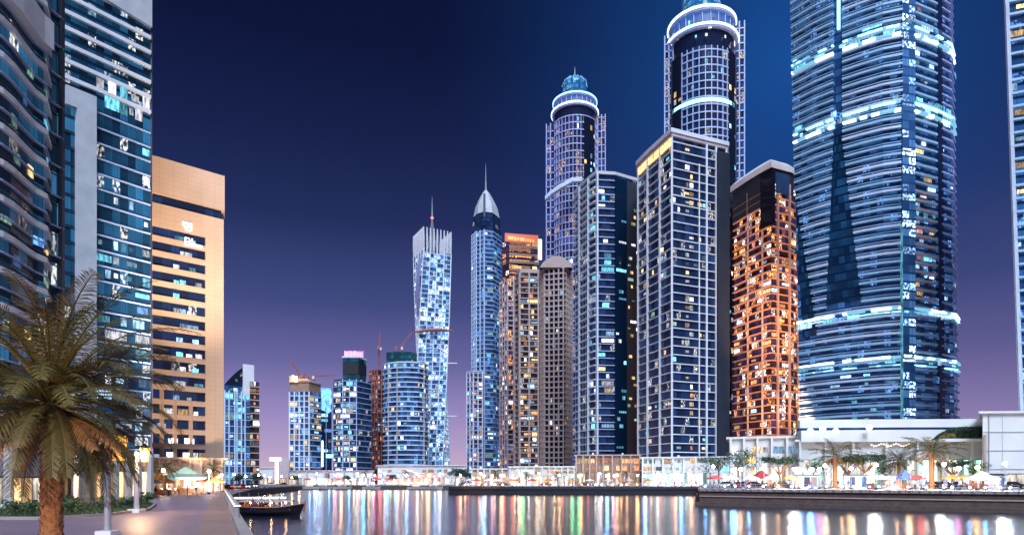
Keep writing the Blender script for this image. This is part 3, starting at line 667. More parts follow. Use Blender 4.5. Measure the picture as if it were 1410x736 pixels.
# ---- domed towers
def domed(name, label, pxc, Y, pl, pr, ybody, ring1, ring2, ydome0, ydome1, yspire, wings, glass, frame, fh, dark_arcs, seed):
    Xc, _ = P(pxc, Y); rad = (pr-pl)/2/F*Y
    root = thing(name, label, 'tower', (Xc, Y, GZ), 0, TG); zb = ZY(ybody, Y-rad)
    N = 32; arc = [(Xc+rad*math.cos(PI+PI*i/N), Y+rad*math.sin(PI+PI*i/N)) for i in range(N+1)]
    full = [(Xc+rad*math.cos(2*PI*i/48+PI), Y+rad*math.sin(2*PI*i/48+PI)) for i in range(48)]
    wall_part(root, full, GZ, zb, fh, 2.2, G[glass])
    slabs(root, arc, GZ+fh, zb-.5, fh, fh*.14, .55, M[frame])
    pp = []
    for i in range(1, 18):
        t = PI+PI*i/18
        if any(d0 <= i/18 <= d1 for d0, d1 in dark_arcs): continue
        pp.append((Xc+rad*math.cos(t), Y+rad*math.sin(t), t+PI/2))
    piers(root, pp, GZ, zb-.2, rad*.024, .5, M[frame])
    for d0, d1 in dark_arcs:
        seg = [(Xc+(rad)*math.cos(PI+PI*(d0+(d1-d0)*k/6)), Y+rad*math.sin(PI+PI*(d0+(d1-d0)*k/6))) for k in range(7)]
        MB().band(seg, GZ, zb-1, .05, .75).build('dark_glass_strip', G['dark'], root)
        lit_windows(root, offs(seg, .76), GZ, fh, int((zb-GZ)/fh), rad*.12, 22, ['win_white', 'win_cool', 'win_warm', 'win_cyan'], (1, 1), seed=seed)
    lit_windows(root, arc, GZ, fh, int((zb-GZ)/fh), 2.2, 70, ['win_cool', 'win_white', 'win_blue', 'win_cyan', 'win_warm'], (1, 1), seed=seed)
    for side, (wl, wr, wy) in zip(('l', 'r'), wings):
        wf = [P(wl, Y-rad*.15), P(wr, Y-rad*.25)]; wz = ZY(wy, Y); w = closed(wf, rad*.8, .2)
        wall_part(root, w, GZ, wz, fh, 2.2, G['violet'], 'wing')
        slabs(root, wf, GZ+fh, wz, fh, .5, .5, M[frame], 'wing_slab')
        piers(root, pts_along(wf, [0], 2.3), GZ, wz+1.2, .55, .5, M[frame], 'wing_pier')
    # crown: two lit rings, drum, dome
    z1, z2 = ZY(ring1, Y-rad), ZY(ring2, Y-rad*.93)
    h = max(1.4, rad*.13)
    b = MB(); b.lathe([(rad*.9, zb), (rad*.98, z1-h)], (Xc, Y, 0), 40); b.build('neck', G['navy'], root)
    b = MB(); b.lathe([(rad*.8, z1-h*1.2), (rad*1.06, z1-h), (rad*1.09, z1), (rad*.85, z1+.2)], (Xc, Y, 0), 48); b.build('ring_ledge', M[frame], root)
    b = MB(); b.lathe([(rad*1.085, z1-h*.5), (rad*1.11, z1-h*.45), (rad*1.11, z1-h*.1), (rad*1.085, z1-h*.05)], (Xc, Y, 0), 48); b.build('ring_light', M['led_white'], root)
    b = MB(); b.lathe([(rad*.90, z1), (rad*.92, z2-h)], (Xc, Y, 0), 48); b.build('drum', M['drum_blue_glow'], root)  # drum wall emits blue, a glow put into its material
    for k in range(24):
        t = 2*PI*k/24; b = MB(); b.tube([(Xc+rad*.93*math.cos(t), Y+rad*.93*math.sin(t), z1), (Xc+rad*.94*math.cos(t), Y+rad*.94*math.sin(t), z2-h)], .28, 5); b.build('drum_column', M['blue_frame'], root)
    b = MB(); b.lathe([(rad*.91, z1+.3), (rad*.935, z1+.3), (rad*.935, z1+1.6), (rad*.91, z1+1.6)], (Xc, Y, 0), 48); b.build('terrace_light', M['led_orange' if seed == 1 else 'led_blue'], root)
    b = MB(); b.lathe([(rad*.7, z2-h*1.2), (rad*1.0, z2-h), (rad*1.02, z2), (rad*.6, z2+.3)], (Xc, Y, 0), 48); b.build('ring_ledge', M[frame], root)
    b = MB(); b.lathe([(rad*1.01, z2-h*.55), (rad*1.04, z2-h*.5), (rad*1.04, z2-h*.1), (rad*1.01, z2-h*.05)], (Xc, Y, 0), 48); b.build('ring_light', M['led_cyan' if seed == 1 else 'led_white'], root)
    d0, d1 = ZY(ydome0, Y), ZY(ydome1, Y); dr = rad*.58
    b = MB(); b.lathe([(dr, z2), (dr, d0)] + [(dr*math.cos(a), d0+(d1-d0)*math.sin(a)) for a in [PI/2*i/8 for i in range(1, 9)]], (Xc, Y, 0), 32)
    for i, f in enumerate(b.f):
        b.uv[i] = [(math.atan2(b.v[q][1]-Y, b.v[q][0]-Xc)*5, b.v[q][2]/3) for q in f]
    b.build('dome', G['dome'], root)
    for k in range(14):
        t = 2*PI*k/14; b = MB(); b.tube([(Xc+dr*1.01*math.cos(a)*math.cos(t), Y+dr*1.01*math.cos(a)*math.sin(t), d0+(d1-d0)*1.01*math.sin(a)) for a in [PI/2*i/8 for i in range(9)]], .22, 4); b.build('dome_rib', M['teal_frame'], root)
    spire(root, Xc, Y, d1-.5, ZY(yspire, Y), rad*.06)
    return root, Xc, rad, arc
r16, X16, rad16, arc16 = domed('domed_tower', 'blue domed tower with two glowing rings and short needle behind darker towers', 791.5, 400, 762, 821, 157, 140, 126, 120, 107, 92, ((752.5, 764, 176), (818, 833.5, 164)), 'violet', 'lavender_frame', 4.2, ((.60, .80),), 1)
z0 = ZY(258, 385); b = MB()
pa = [P(753, 382), P(762, 380), P(775, 378), P(788, 377), P(800, 378)]
b = MB()
for i in range(len(pa)-1):
    z0, z1 = ZY(275-6.5*i*1.0, 380), ZY(275-6.5*(i+1), 380) if i < 3 else ZY(254, 380)
    q0, q1 = offs(pa, 2.5)[i:i+2], pa[i:i+2]
    for (zz0, zz1, fl_) in ((0, 0, 1),):
        b.face([(*q0[0], z0), (*q0[1], z1), (*q0[1], z1+2.6), (*q0[0], z0+2.2)]); b.face([(*q0[0], z0+2.2), (*q0[1], z1+2.6), (*q1[1], z1+2.6), (*q1[0], z0+2.2)]); b.face([(*q1[0], z0), (*q1[1], z1), (*q0[1], z1), (*q0[0], z0)])
b.build('sweeping_canopy', M['pale_blue_frame'], r16)
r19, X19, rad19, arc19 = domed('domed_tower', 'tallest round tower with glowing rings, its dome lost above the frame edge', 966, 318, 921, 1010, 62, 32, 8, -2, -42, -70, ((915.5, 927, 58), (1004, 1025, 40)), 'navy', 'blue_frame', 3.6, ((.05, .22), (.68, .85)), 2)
ring = [(X19+rad19*1.02*math.cos(PI+PI*(.12+.6*i/14)), 318+rad19*1.02*math.sin(PI+PI*(.12+.6*i/14))) for i in range(15)]
MB().band(ring, ZY(140, 318-rad19), ZY(135, 318-rad19), 0, .5).build('mid_light_band', M['led_cyan'], r19)
lit_windows(r19, arc19, ZY(80, 305), 3.6, 5, 2.2, 16, ['win_white', 'win_pink', 'win_cyan', 'win_white'], (1, 2), out=.3, seed=4)

# ---- dark balconied tower
z17 = ZY(240, 285)
r17, f17, p17 = corner_tower('balconied_tower', 'dark glass tower with curved balconies and scattered cyan windows', [(792, 305), (800, 298), (812, 290), (821.5, 285), (846, 286), (881, 293)], z17, 3.1, 2.1, 'navy',
    lit=(60, ['win_cyan', 'win_cyan', 'win_white', 'win_warm', 'win_cool'], (1, 3), lambda u, v, i: i >= 2, .6), depth=22, parapet=(1.3, .8, 'grey_clad'))
slabs(r17, f17[:4], GZ+3.1, z17-2, 3.1, .4, 1.3, M['white_frame'], 'balcony')
slabs(r17, [f17[3], f17[4]], GZ+3.1, z17-2, 3.1, .32, .7, M['blue_frame'], 'floor_slab')
piers(r17, [(*f17[3], R(10)), (*f17[1], R(-40)), (*f17[2], R(-40))], GZ, z17, .75, 1.5, M['pale_blue_frame'])
piers(r17, [(*on(px, f17[0], f17[3]), R(-40)) for px in (794, 797, 804, 808)], GZ, z17-3, .35, .9, M['pale_blue_frame'], 'slim_pier')
MB().band([on(846, f17[4], f17[5]), on(862, f17[4], f17[5])], GZ, z17-1, .05, .7).build('glass_shaft', G['facet'], r17)
lit_windows(r17, offs([on(847, f17[4], f17[5]), on(861, f17[4], f17[5])], .72), GZ, 3.1, 40, 1.6, 20, ['win_cyan', 'win_white', 'win_cyan'], (1, 3), out=.08, hfac=.5, seed=41)
MB().band([on(862, f17[4], f17[5]), on(881, f17[4], f17[5])], GZ, z17-1, .05, .5).build('blank_flank', M['dark_metal'], r17)
lit_windows(r17, offs([on(863, f17[4], f17[5]), on(879, f17[4], f17[5])], .5), GZ, 3.1, 40, 1.8, 26, ['win_warm', 'win_white', 'win_green', 'win_warm'], (1, 2), out=.08, hfac=.4)
# ---- square-cornered tower
z18 = ZY(188, 240)
r18, f18, p18 = corner_tower('square_tower', 'square-cornered dark tower with pale horizontal bands and bright roof ledge', [(880, 264), (893, 256), (910, 247.5), (925.5, 240), (972, 246), (985, 247.6), (999, 249.5)], z18, 3.25, 2.0, 'navy',
    slab=(.55, .34, 'white_frame'), lit=(58, ['win_warm', 'win_white', 'win_cyan', 'win_cool', 'win_warm', 'win_green'], (1, 1), lambda u, v, i: i in (0, 1, 2, 3, 4), .5), depth=22)
piers(r18, [(*f18[i], R(a)) for i, a in ((0, -50), (1, -50), (2, -50), (3, -20), (4, 8), (5, 8), (6, 8))], GZ, z18, .65, .9, M['white_frame'])
piers(r18, [(*on(px, f18[3], f18[4]), R(8)) for px in (962,)], GZ, z18-8, .4, .7, M['white_frame'])
MB().prism(offpoly(p18, .9), z18-.2, z18+1.0).build('roof_soffit', M['pink_frame'], r18)
MB().prism(offpoly(p18, 1.3), z18+1.0, z18+2.5).build('roof_ledge', M['white_frame'], r18)
MB().band(f18[:4], z18-3.2, z18-.7, .2, .75).build('warm_cornice', M['win_warm'], r18)
MB().band([P(985, 247), P(1001, 249.8)], GZ, z18-2, .8, 1.4).build('end_wall', M['dark_metal'], r18)
lit_windows(r18, [f18[3], f18[4]], GZ, 3.25, int((z18-GZ)/3.25), 2.0, 46, ['win_warm', 'win_warm', 'win_orange', 'win_white'], (1, 1), zone=lambda u, v, i: .42 < u < .62, out=.1, seed=11, hfac=.45)
# ---- orange-lit tower
z20 = ZY(235, 265)
r20, f20, p20 = corner_tower('orange_lit_tower', 'tower glowing orange on its balconies under a curved pale roof', [(1011, 285), (1030, 276), (1050, 268), (1062, 264), (1086, 268), (1106, 276)], z20, 3.0, 2.0, 'orange', depth=20)
slabs(r20, f20[:4], GZ+3, ZY(262, 270), 3.0, .45, .9, M['warm_lit_frame'], 'balcony')
slabs(r20, f20[3:], GZ+3, ZY(270, 268), 3.0, .35, .7, M['warm_lit_frame'], 'floor_slab')
piers(r20, [(*f20[i], R(a)) for i, a in ((1, -25), (2, -25), (4, 12), (5, 12))] + [(*on(1070, f20[3], f20[4]), R(10)), (*on(1098, f20[4], f20[5]), R(18))], GZ, ZY(255, 268), .7, 1.0, M['pink_frame'])
lit_windows(r20, f20, GZ, 3.0, 34, 1.9, 98, ['win_orange', 'win_orange', 'win_warm', 'win_white', 'win_orange', 'win_cool'], (1, 2), seed=21, hfac=.48)
MB().band([on(1050, f20[2], f20[3]), f20[3], on(1064, f20[3], f20[4])], ZY(312, 265), z20, .05, 1.2).build('dark_glass_corner', G['dark'], r20)
MB().band(f20[:4], ZY(285, 268), z20-.5, .1, .9).build('dark_attic', M['dark_metal'], r20)
MB().band(f20[3:], ZY(258, 268), z20-.5, .1, .8).build('dark_attic', M['dark_metal'], r20)
MB().band([on(1066, f20[3], f20[4]), on(1084, f20[3], f20[4])], ZY(268, 266), ZY(240, 266), .85, 1.05).build('teal_glazing', G['brightblue'], r20)
b = MB(); ro = offpoly(p20, 1.6); cx_, cy_ = sum(p[0] for p in ro)/len(ro), sum(p[1] for p in ro)/len(ro)
prev = [(x, y, z20) for x, y in ro]
for z, k in ((z20+2.4, 1.0), (z20+5, .78), (z20+6.6, .5)):
    cur = [(cx_+(x-cx_)*k, cy_+(y-cy_)*k, z) for x, y in ro]
    for i in range(len(cur)): b.face([prev[i], prev[(i+1) % len(cur)], cur[(i+1) % len(cur)], cur[i]])
    prev = cur
b.face(prev); b.build('curved_roof', M['white_frame'], r20)
b = MB().band([P(1104, 262), P(1112, 264)], ZY(450, 262), ZY(350, 262), -1, 1); b.build('orange_stair_shaft', M['win_orange'], r20)

# ---- giant banded tower
top = [(1089, 209), (1120, 203), (1150, 198.5), (1185, 194.5), (1215, 191.5), (1240, 190), (1258, 191), (1285, 194.5), (1305, 198.5), (1309, 204)]
bot = [(1104, 208), (1130, 203), (1158, 198.5), (1189, 194.5), (1218, 191.5), (1241, 190), (1259, 191), (1290, 194.5), (1316, 198.5), (1321, 204)]
fT, fB = [P(*p) for p in top], [P(*p) for p in bot]
zT, zB21 = ZY(-90, 190), GZ
r21 = tower_root('giant_tower', 'giant blue tower of thin pale bands with bright cyan light rings', fB)
wall_part(r21, closed(fB, 26), zB21, zT, 2.6, 1.7, G['blue'], top=closed(fT, 26))
def f21(z):
    t = (z-zB21)/(zT-zB21); return [(a[0]+(b_[0]-a[0])*t, a[1]+(b_[1]-a[1])*t) for a, b_ in zip(fB, fT)]
def sub(path, px0, px1):   # noqa
    """the stretch of a plan path seen between two pixel columns"""
    def pxs(p): return CX+F*p[0]/p[1]
    out = []
    for i in range(len(path)-1):
        a, c = path[i], path[i+1]; pa_, pc_ = pxs(a), pxs(c)
        for lim in ((px0, px1) if i == 0 else (px0, px1)):
            pass
        if pc_ <= px0 or pa_ >= px1: continue
        if pa_ < px0: out.append(on(px0, a, c))
        elif not out or out[-1] != a: out.append(a)
        if pc_ > px1: out.append(on(px1, a, c)); break
        out.append(c)
    if not out: return []
    ded = [out[0]]
    for p in out[1:]:
        if math.hypot(p[0]-ded[-1][0], p[1]-ded[-1][1]) > .05: ded.append(p)
    return ded
z = zB21+9; k = 0; rr = random.Random(3)
while z < zT-1:
    path = f21(z); py = HY-(z-CH)/190*F      # picture row at the near corner
    left0 = 1092+(py-200)*.14 if 200 < py < 458 else 1088
    th = .5 + .2*rr.random()
    # inverted V of smooth dark glass on the broad face
    gap = None
    if py < 175: gap = (1148, 1160)
    elif py < 415: q = (py-175)/240; gap = (1148-10*q, 1160+27*q)
    segs = [(left0, 1240.5)] if gap is None else [(left0, gap[0]), (gap[1], 1240.5)]
    for s0, s1 in segs:
        if s1-s0 < 4: continue
        pt = sub(path, s0, s1)
        MB().band(pt, z-th/2, z+th/2, -.2, .75).band(pt, z+th/2+.55, z+th/2+.68, .5, .72).build('balcony', M['teal_frame' if rr.random() < .7 else 'pale_blue_frame'], r21)  # floor bands of the left face, slab and thin line
    pt = sub(path, 1258, 1288); MB().band(pt, z-th/2, z+th/2, -.2, .7).build('side_floor_band', M['pink_frame' if 250 < py < 440 else 'teal_frame'], r21)  # the same floor bands on the side face
    pt = sub(path, 1295, 1320)
    if len(pt) > 1: MB().band(pt, z-th/3, z+th/3, -.2, .6).build('end_floor_band', M['lavender_frame'], r21)
    z += 2.6; k += 1
def facet21(quads, name, m, d=.35):
    b = MB()
    for py0, py1, a0, a1, c0, c1 in quads:
        z0, z1 = ZY(py0, 197), ZY(py1, 197); p0, p1 = sub(f21(z0), a0, a1), sub(f21(z1), c0, c1)
        q0, q1 = offs([p0[0], p0[-1]], d), offs([p1[0], p1[-1]], d)
        b.face([(*q0[0], z0), (*q0[1], z0), (*q1[1], z1), (*q1[0], z1)], 0, [(0, z0/2.6), (6, z0/2.6), (6, z1/2.6), (0, z1/2.6)])
        b.face([(*p0[0], z0), (*q0[0], z0), (*q1[0], z1), (*p1[0], z1)]); b.face([(*q0[1], z0), (*p0[-1], z0), (*p1[-1], z1), (*q1[1], z1)])
    b.build(name, m, r21)
facet21([(415, 175, 1138, 1186, 1149, 1160)], 'dark_glass_facet', G['facet'])
facet21([(455, 205, 1106, 1128, 1091.5, 1095)], 'dark_glass_facet', G['facet'])
def ring21(py, h, m, d, px0=1088, px1=1240, px2=1257, px3=1320, name='light_ring'):
    z = ZY(py, 190); path = f21(z)
    for a_, c_ in ((px0, 1149), (1161, px1), (px2, px3)):
        if c_-a_ < 3: continue
        px = a_; rq = random.Random(py*7+a_)
        while px < c_-1:          # separate fittings, some short, a few dead
            w = rq.uniform(3, 12); e = min(c_, px+w); hh = h*rq.uniform(.6, 1.15)
            if rq.random() > .10:
                pt = sub(path, px, e-.35)
                if len(pt) > 1: MB().band(pt, z-hh/2, z+hh/2, -.1, d).build(name, M[m if rq.random() < .75 else 'led_cyan_dim'], r21)
            px = e
for py, h, m in ((36, .45, 'led_cyan'), (47, .7, 'led_white'), (141, .45, 'led_cyan'), (152, .7, 'led_white'), (424, .7, 'led_white'), (429, .25, 'led_cyan'), (491, .7, 'led_white'), (502, .35, 'led_cyan')): ring21(py, h, m, .95)
for q, (py, hf) in enumerate(((146, 2), (430, 1), (494, 1), (40, 2))):
    z = ZY(py, 190); lit_windows(r21, f21(z), z-1.5, 2.6, hf, 1.7, 22, ['win_cyan', 'win_cool', 'win_blue', 'win_cyan'], (1, 4), out=.5, seed=q, name='sky_lobby_window')
b = MB(); 
for pxa, w in ((1249, 5.5),):
    for i in range(12):
        z0, z1 = zB21+(zT-zB21)*i/12, zB21+(zT-zB21)*(i+1)/12; a0, a1 = f21(z0)[5], f21(z1)[5]; c0, c1 = f21(z0)[6], f21(z1)[6]
        q0, q1 = offs([a0, c0], .55), offs([a1, c1], .55)
        b.face([(*q0[0], z0), (*q0[1], z0), (*q1[1], z1), (*q1[0], z1)], 0, [(0, z0/2.6), (2, z0/2.6), (2, z1/2.6), (0, z1/2.6)])
        b.face([(*a0, z0), (*q0[0], z0), (*q1[0], z1), (*a1, z1)], 0); b.face([(*q0[1], z0), (*c0, z0), (*c1, z1), (*q1[1], z1)], 0)
b.build('corner_glazing', G['brightblue'], r21)
lo, hi = fB[5], f21(ZY(310, 190))[5]
MB().tube([(lo[0]-.2, lo[1]-.7, zB21), (hi[0]-.2, hi[1]-.7, ZY(310, 190))], [.45, .3], 5).build('corner_light_line', M['win_cyan'], r21)
hi0, hi1 = f21(ZY(70, 190))[3], f21(zT)[3]
x0 = on(1153, f21(ZY(60, 195))[2], f21(ZY(60, 195))[3]); x1 = on(1153, f21(zT)[2], f21(zT)[3])
MB().tube([(x0[0], x0[1]-.8, ZY(42, 198)), (x1[0], x1[1]-.8, zT)], [.5, .5], 5).build('light_line', M['led_cyan'], r21)
for pxr in (1293,):
    b = MB()
    for i in range(8):
        z0, z1 = zB21+(zT-zB21)*i/8, zB21+(zT-zB21)*(i+1)/8; p0 = sub(f21(z0), 1288+5*(1-i/8), 1295+5*(1-i/8)); p1 = sub(f21(z1), 1288+5*(1-(i+1)/8), 1295+5*(1-(i+1)/8))
        q0, q1 = offs([p0[0], p0[-1]], .4), offs([p1[0], p1[-1]], .4)
        b.face([(*q0[0], z0), (*q0[1], z0), (*q1[1], z1), (*q1[0], z1)])
    b.build('dark_groove', G['navy'], r21)
lit_windows(r21, sub(f21(60), 1260, 1288), ZY(420, 190), 2.6, 42, 1.7, 34, ['win_warm', 'win_white', 'win_cool', 'win_cyan', 'win_pink'], (1, 2), out=.12, hfac=.4, seed=31)
lit_windows(r21, sub(f21(20), 1110, 1238), GZ+4, 2.6, 14, 1.7, 40, ['win_cyan', 'win_cool', 'win_cyan', 'win_blue'], (1, 2), out=.12, hfac=.35, seed=32)
lit_windows(r21, sub(f21(60), 1296, 1316), GZ+4, 2.6, 50, 1.7, 24, ['win_blue', 'win_cool'], (1, 2), out=.12, hfac=.4, seed=33)
# ---- tower on the frame's right edge
fb = [P(1409, 150), P(1440, 148), P(1500, 152)]; ft = [P(1383, 150), P(1425, 148), P(1500, 152)]; zt22 = ZY(-40, 150)
r22 = tower_root('edge_tower', 'blue glass tower cut by the frame edge, leaning outward as it rises', fb)
wall_part(r22, closed(fb, 20), GZ, zt22, 3.0, 1.8, G['blue'], top=closed(ft, 20))
z = GZ+4
while z < zt22:
    t = (z-GZ)/(zt22-GZ); path = [(a[0]+(c[0]-a[0])*t, a[1]+(c[1]-a[1])*t) for a, c in zip(fb, ft)]
    MB().band(path, z-.25, z+.25, -.2, .6).build('floor_band', M['teal_frame'], r22)
    if int(z) % 2: lit_windows(r22, path[:2], z+.4, 2.4, 1, 1.8, 1, ['win_cyan', 'win_warm', 'win_cool'], (1, 2), seed=int(z*3), out=.1)
    z += 3.0
b = MB(); b.tube([(fb[0][0], fb[0][1]-.3, GZ), (ft[0][0], ft[0][1]-.3, zt22)], [.5, .5], 6); b.build('edge_fin', M['pale_blue_frame'], r22)


# ------------------------------------------------------------------ ground, water, quays
def structure(o): o['kind'] = 'structure'; return o
def flat(name, polys, z, m):
    b = MB(); vs = [q for p in polys for q in p]
    for t in tessellate_polygon([[Vector((*p, 0)) for p in q] for q in polys]):
        q = [vs[i] for i in t]
        if (q[1][0]-q[0][0])*(q[2][1]-q[0][1]) - (q[2][0]-q[0][0])*(q[1][1]-q[0][1]) < 0: q = q[::-1]
        b.face([(*p, z) for p in q])
    return structure(b.build(name, m))
wA, wB, wC, wD, wE, wF, wF2 = (46.4, -100), (340, -100), (236.8, -22), (36.7, 128), P(963, 221), P(619, 232), P(618, 332)
wG, wH, wI, wJ = P(420, 348), P(345, 205), (-54, 124), (-47, 108)
basin = [wA, wB, wC, wD, wE, wF, wF2, wG, wH, wI, wJ]
mk('earth', (.26, .23, .24), .9, var=.3, vscale=.05)
flat('ground', [[(-3000, -400), (3000, -400), (3000, 4500), (-3000, 4500)], basin], GZ, M['earth'])

def paving(name, c1, c2, cm, scale, rough=.55):
    m, nt, b = _nt(name); tc = nt.nodes.new('ShaderNodeTexCoord'); br = nt.nodes.new('ShaderNodeTexBrick')
    br.inputs['Scale'].default_value = scale; br.inputs['Color1'].default_value = (*c1, 1); br.inputs['Color2'].default_value = (*c2, 1); br.inputs['Mortar'].default_value = (*cm, 1)
    br.inputs['Mortar Size'].default_value = .03
    mp = nt.nodes.new('ShaderNodeMapping'); mp.inputs['Rotation'].default_value[2] = R(24); nt.links.new(tc.outputs['Object'], mp.inputs[0]); nt.links.new(mp.outputs[0], br.inputs['Vector'])
    n = nt.nodes.new('ShaderNodeTexNoise'); n.inputs['Scale'].default_value = .35; n.inputs['Detail'].default_value = 6; nt.links.new(tc.outputs['Object'], n.inputs['Vector'])
    mx = nt.nodes.new('ShaderNodeMix'); mx.data_type = 'RGBA'; mx.blend_type = 'MULTIPLY'; mx.inputs['Factor'].default_value = .6
    rp = nt.nodes.new('ShaderNodeValToRGB'); rp.color_ramp.elements[0].position = .3; rp.color_ramp.elements[0].color = (.5, .5, .5, 1); rp.color_ramp.elements[1].position = .7
    nt.links.new(n.outputs['Fac'], rp.inputs[0]); nt.links.new(br.outputs['Color'], mx.inputs['A']); nt.links.new(rp.outputs[0], mx.inputs['B']); nt.links.new(mx.outputs['Result'], b.inputs['Base Color'])
    bp = nt.nodes.new('ShaderNodeBump'); bp.inputs['Strength'].default_value = .35; bp.inputs['Distance'].default_value = .02
    nt.links.new(br.outputs['Fac'], bp.inputs['Height']); bp.invert = True; nt.links.new(bp.outputs[0], b.inputs['Normal'])
    rr_ = nt.nodes.new('ShaderNodeMapRange'); rr_.inputs['To Min'].default_value = rough-.2; rr_.inputs['To Max'].default_value = rough+.15; nt.links.new(n.outputs['Fac'], rr_.inputs[0]); nt.links.new(rr_.outputs[0], b.inputs['Roughness'])
    return m
M['pavers'] = paving('promenade pavers', (.27, .175, .25), (.33, .22, .30), (.10, .08, .10), 1.6, .5)
M['brick_edge'] = paving('warm brick edging', (.36, .22, .20), (.42, .27, .24), (.16, .09, .07), 2.2, .55)
M['deck'] = paving('quay deck', (.40, .33, .31), (.46, .38, .36), (.2, .17, .16), .8, .6)
ux, uy = (wJ[0]-wA[0]), (wJ[1]-wA[1]); ul = math.hypot(ux, uy); ex, ey = ux/ul, uy/ul; nx_, ny_ = ey, -ex   # nx_ points to the water
def edge(t, d): return (wA[0]+ex*t-nx_*d, wA[1]+ey*t-ny_*d)     # t metres along the edge, d metres inland
flat('promenade', [[edge(0, .55), edge(0, 60), (-120, 60), (-120, 180), P(300, 190), wH, wI, edge(ul, .55)]], GZ+.004, M['pavers'])
flat('brick_edging', [[edge(0, .55), edge(0, 2.4), edge(ul-2, 2.4), edge(ul-2, .55)]], GZ+.008, M['brick_edge'])

# water: long-exposure smooth with slow ripples
m, nt, b = _nt('marina water'); M['water'] = m
b.inputs['Base Color'].default_value = (.010, .022, .045, 1); b.inputs['Roughness'].default_value = .14; b.inputs['IOR'].default_value = 1.33
b.inputs['Specular Tint'].default_value = (1, 1, 1, 1)
tc = nt.nodes.new('ShaderNodeTexCoord'); mp = nt.nodes.new('ShaderNodeMapping'); mp.inputs['Scale'].default_value = (.11, 2.6, 1)
nt.links.new(tc.outputs['Object'], mp.inputs[0])
n = nt.nodes.new('ShaderNodeTexNoise'); n.inputs['Scale'].default_value = 1.0; n.inputs['Detail'].default_value = 4; n.inputs['Roughness'].default_value = .55; nt.links.new(mp.outputs[0], n.inputs['Vector'])
bp = nt.nodes.new('ShaderNodeBump'); bp.inputs['Strength'].default_value = 1.0; bp.inputs['Distance'].default_value = .045
nt.links.new(n.outputs['Fac'], bp.inputs['Height']); nt.links.new(bp.outputs[0], b.inputs['Normal'])
MB().face([(-400, -200, 0), (500, -200, 0), (500, 500, 0), (-400, 500, 0)]).build('water', M['water'])['kind'] = 'structure'

def quay(name, path, zt, m='stone_wall', cop=.45, copm='deck', foot=True):
    b = MB(); b.band(path, -1.5, zt-cop, -2, 0); structure(b.build(name, M[m]))
    structure(MB().band(path, zt-cop, zt, -1.6, .28).build('quay_coping', M[copm]))
    if foot: structure(MB().band(path, -1.5, .75, .003, .9).build('quay_footing', M['stone_wall']))
RZ = 3.25; CZ = 2.7
pr = [wE, wD, P(1410, 98), wC]
quay('quay_wall', pr, RZ)
structure(MB().band(pr[1:], 1.75, 1.95, .004, .16).build('quay_ledge', M['beige_frame']))
b = MB(); ip = offs(pr, -1.5); b.prism(ip + [(420, -22), (420, 300), (80, 300)], GZ-1, RZ-.01); structure(b.build('quay_deck', M['deck']))
pcq = [P(617, 262), wF, P(700, 225), P(830, 222), wE]
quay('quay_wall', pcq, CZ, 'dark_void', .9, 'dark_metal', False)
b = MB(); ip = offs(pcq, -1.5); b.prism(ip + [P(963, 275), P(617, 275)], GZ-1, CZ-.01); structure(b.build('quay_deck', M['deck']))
quay('quay_wall', [wI, wH, wG, wF2], GZ, 'stone_wall', .3, 'kerb', False)
quay('quay_wall', [wA, wJ, wI], GZ-.02, 'stone_wall', .35, 'kerb', False)
structure(MB().band([edge(0, .5), edge(ul, .5)], GZ, GZ+.38, 0, .45).build('kerb_wall', M['kerb']))

# planting bed by the promenade
bed = [P(-60, 46), P(60, 46), P(150, 51), P(205, 60), P(214, 72), P(206, 80), P(-60, 72)]
flat('planting_soil', [bed], GZ+.012, M['earth'])
structure(MB().band([bed[0], bed[1], bed[2], bed[3], bed[4], bed[5]], GZ, GZ+.22, -.12, .12).build('bed_kerb', M['kerb']))
def inpoly(p, poly):
    c = False; n = len(poly)
    for i in range(n):
        a, d = poly[i], poly[(i+1) % n]
        if (a[1] > p[1]) != (d[1] > p[1]) and p[0] < (d[0]-a[0])*(p[1]-a[1])/(d[1]-a[1])+a[0]: c = not c
    return c
b = MB(); r = random.Random(2); k = 0
while k < 9000:
    x, y = r.uniform(-60, -28), r.uniform(46, 80)
    if not inpoly((x, y), bed): continue
    a = r.uniform(0, PI); h = r.uniform(.12, .4); w = r.uniform(.05, .12); dx, dy = math.cos(a)*w, math.sin(a)*w
    b.face([(x-dx, y-dy, GZ), (x+dx, y+dy, GZ), (x+r.uniform(-.15, .15), y+r.uniform(-.15, .15), GZ+h)]); k += 1
tag(b.build('grass', M['leaf_green']), kind='stuff')

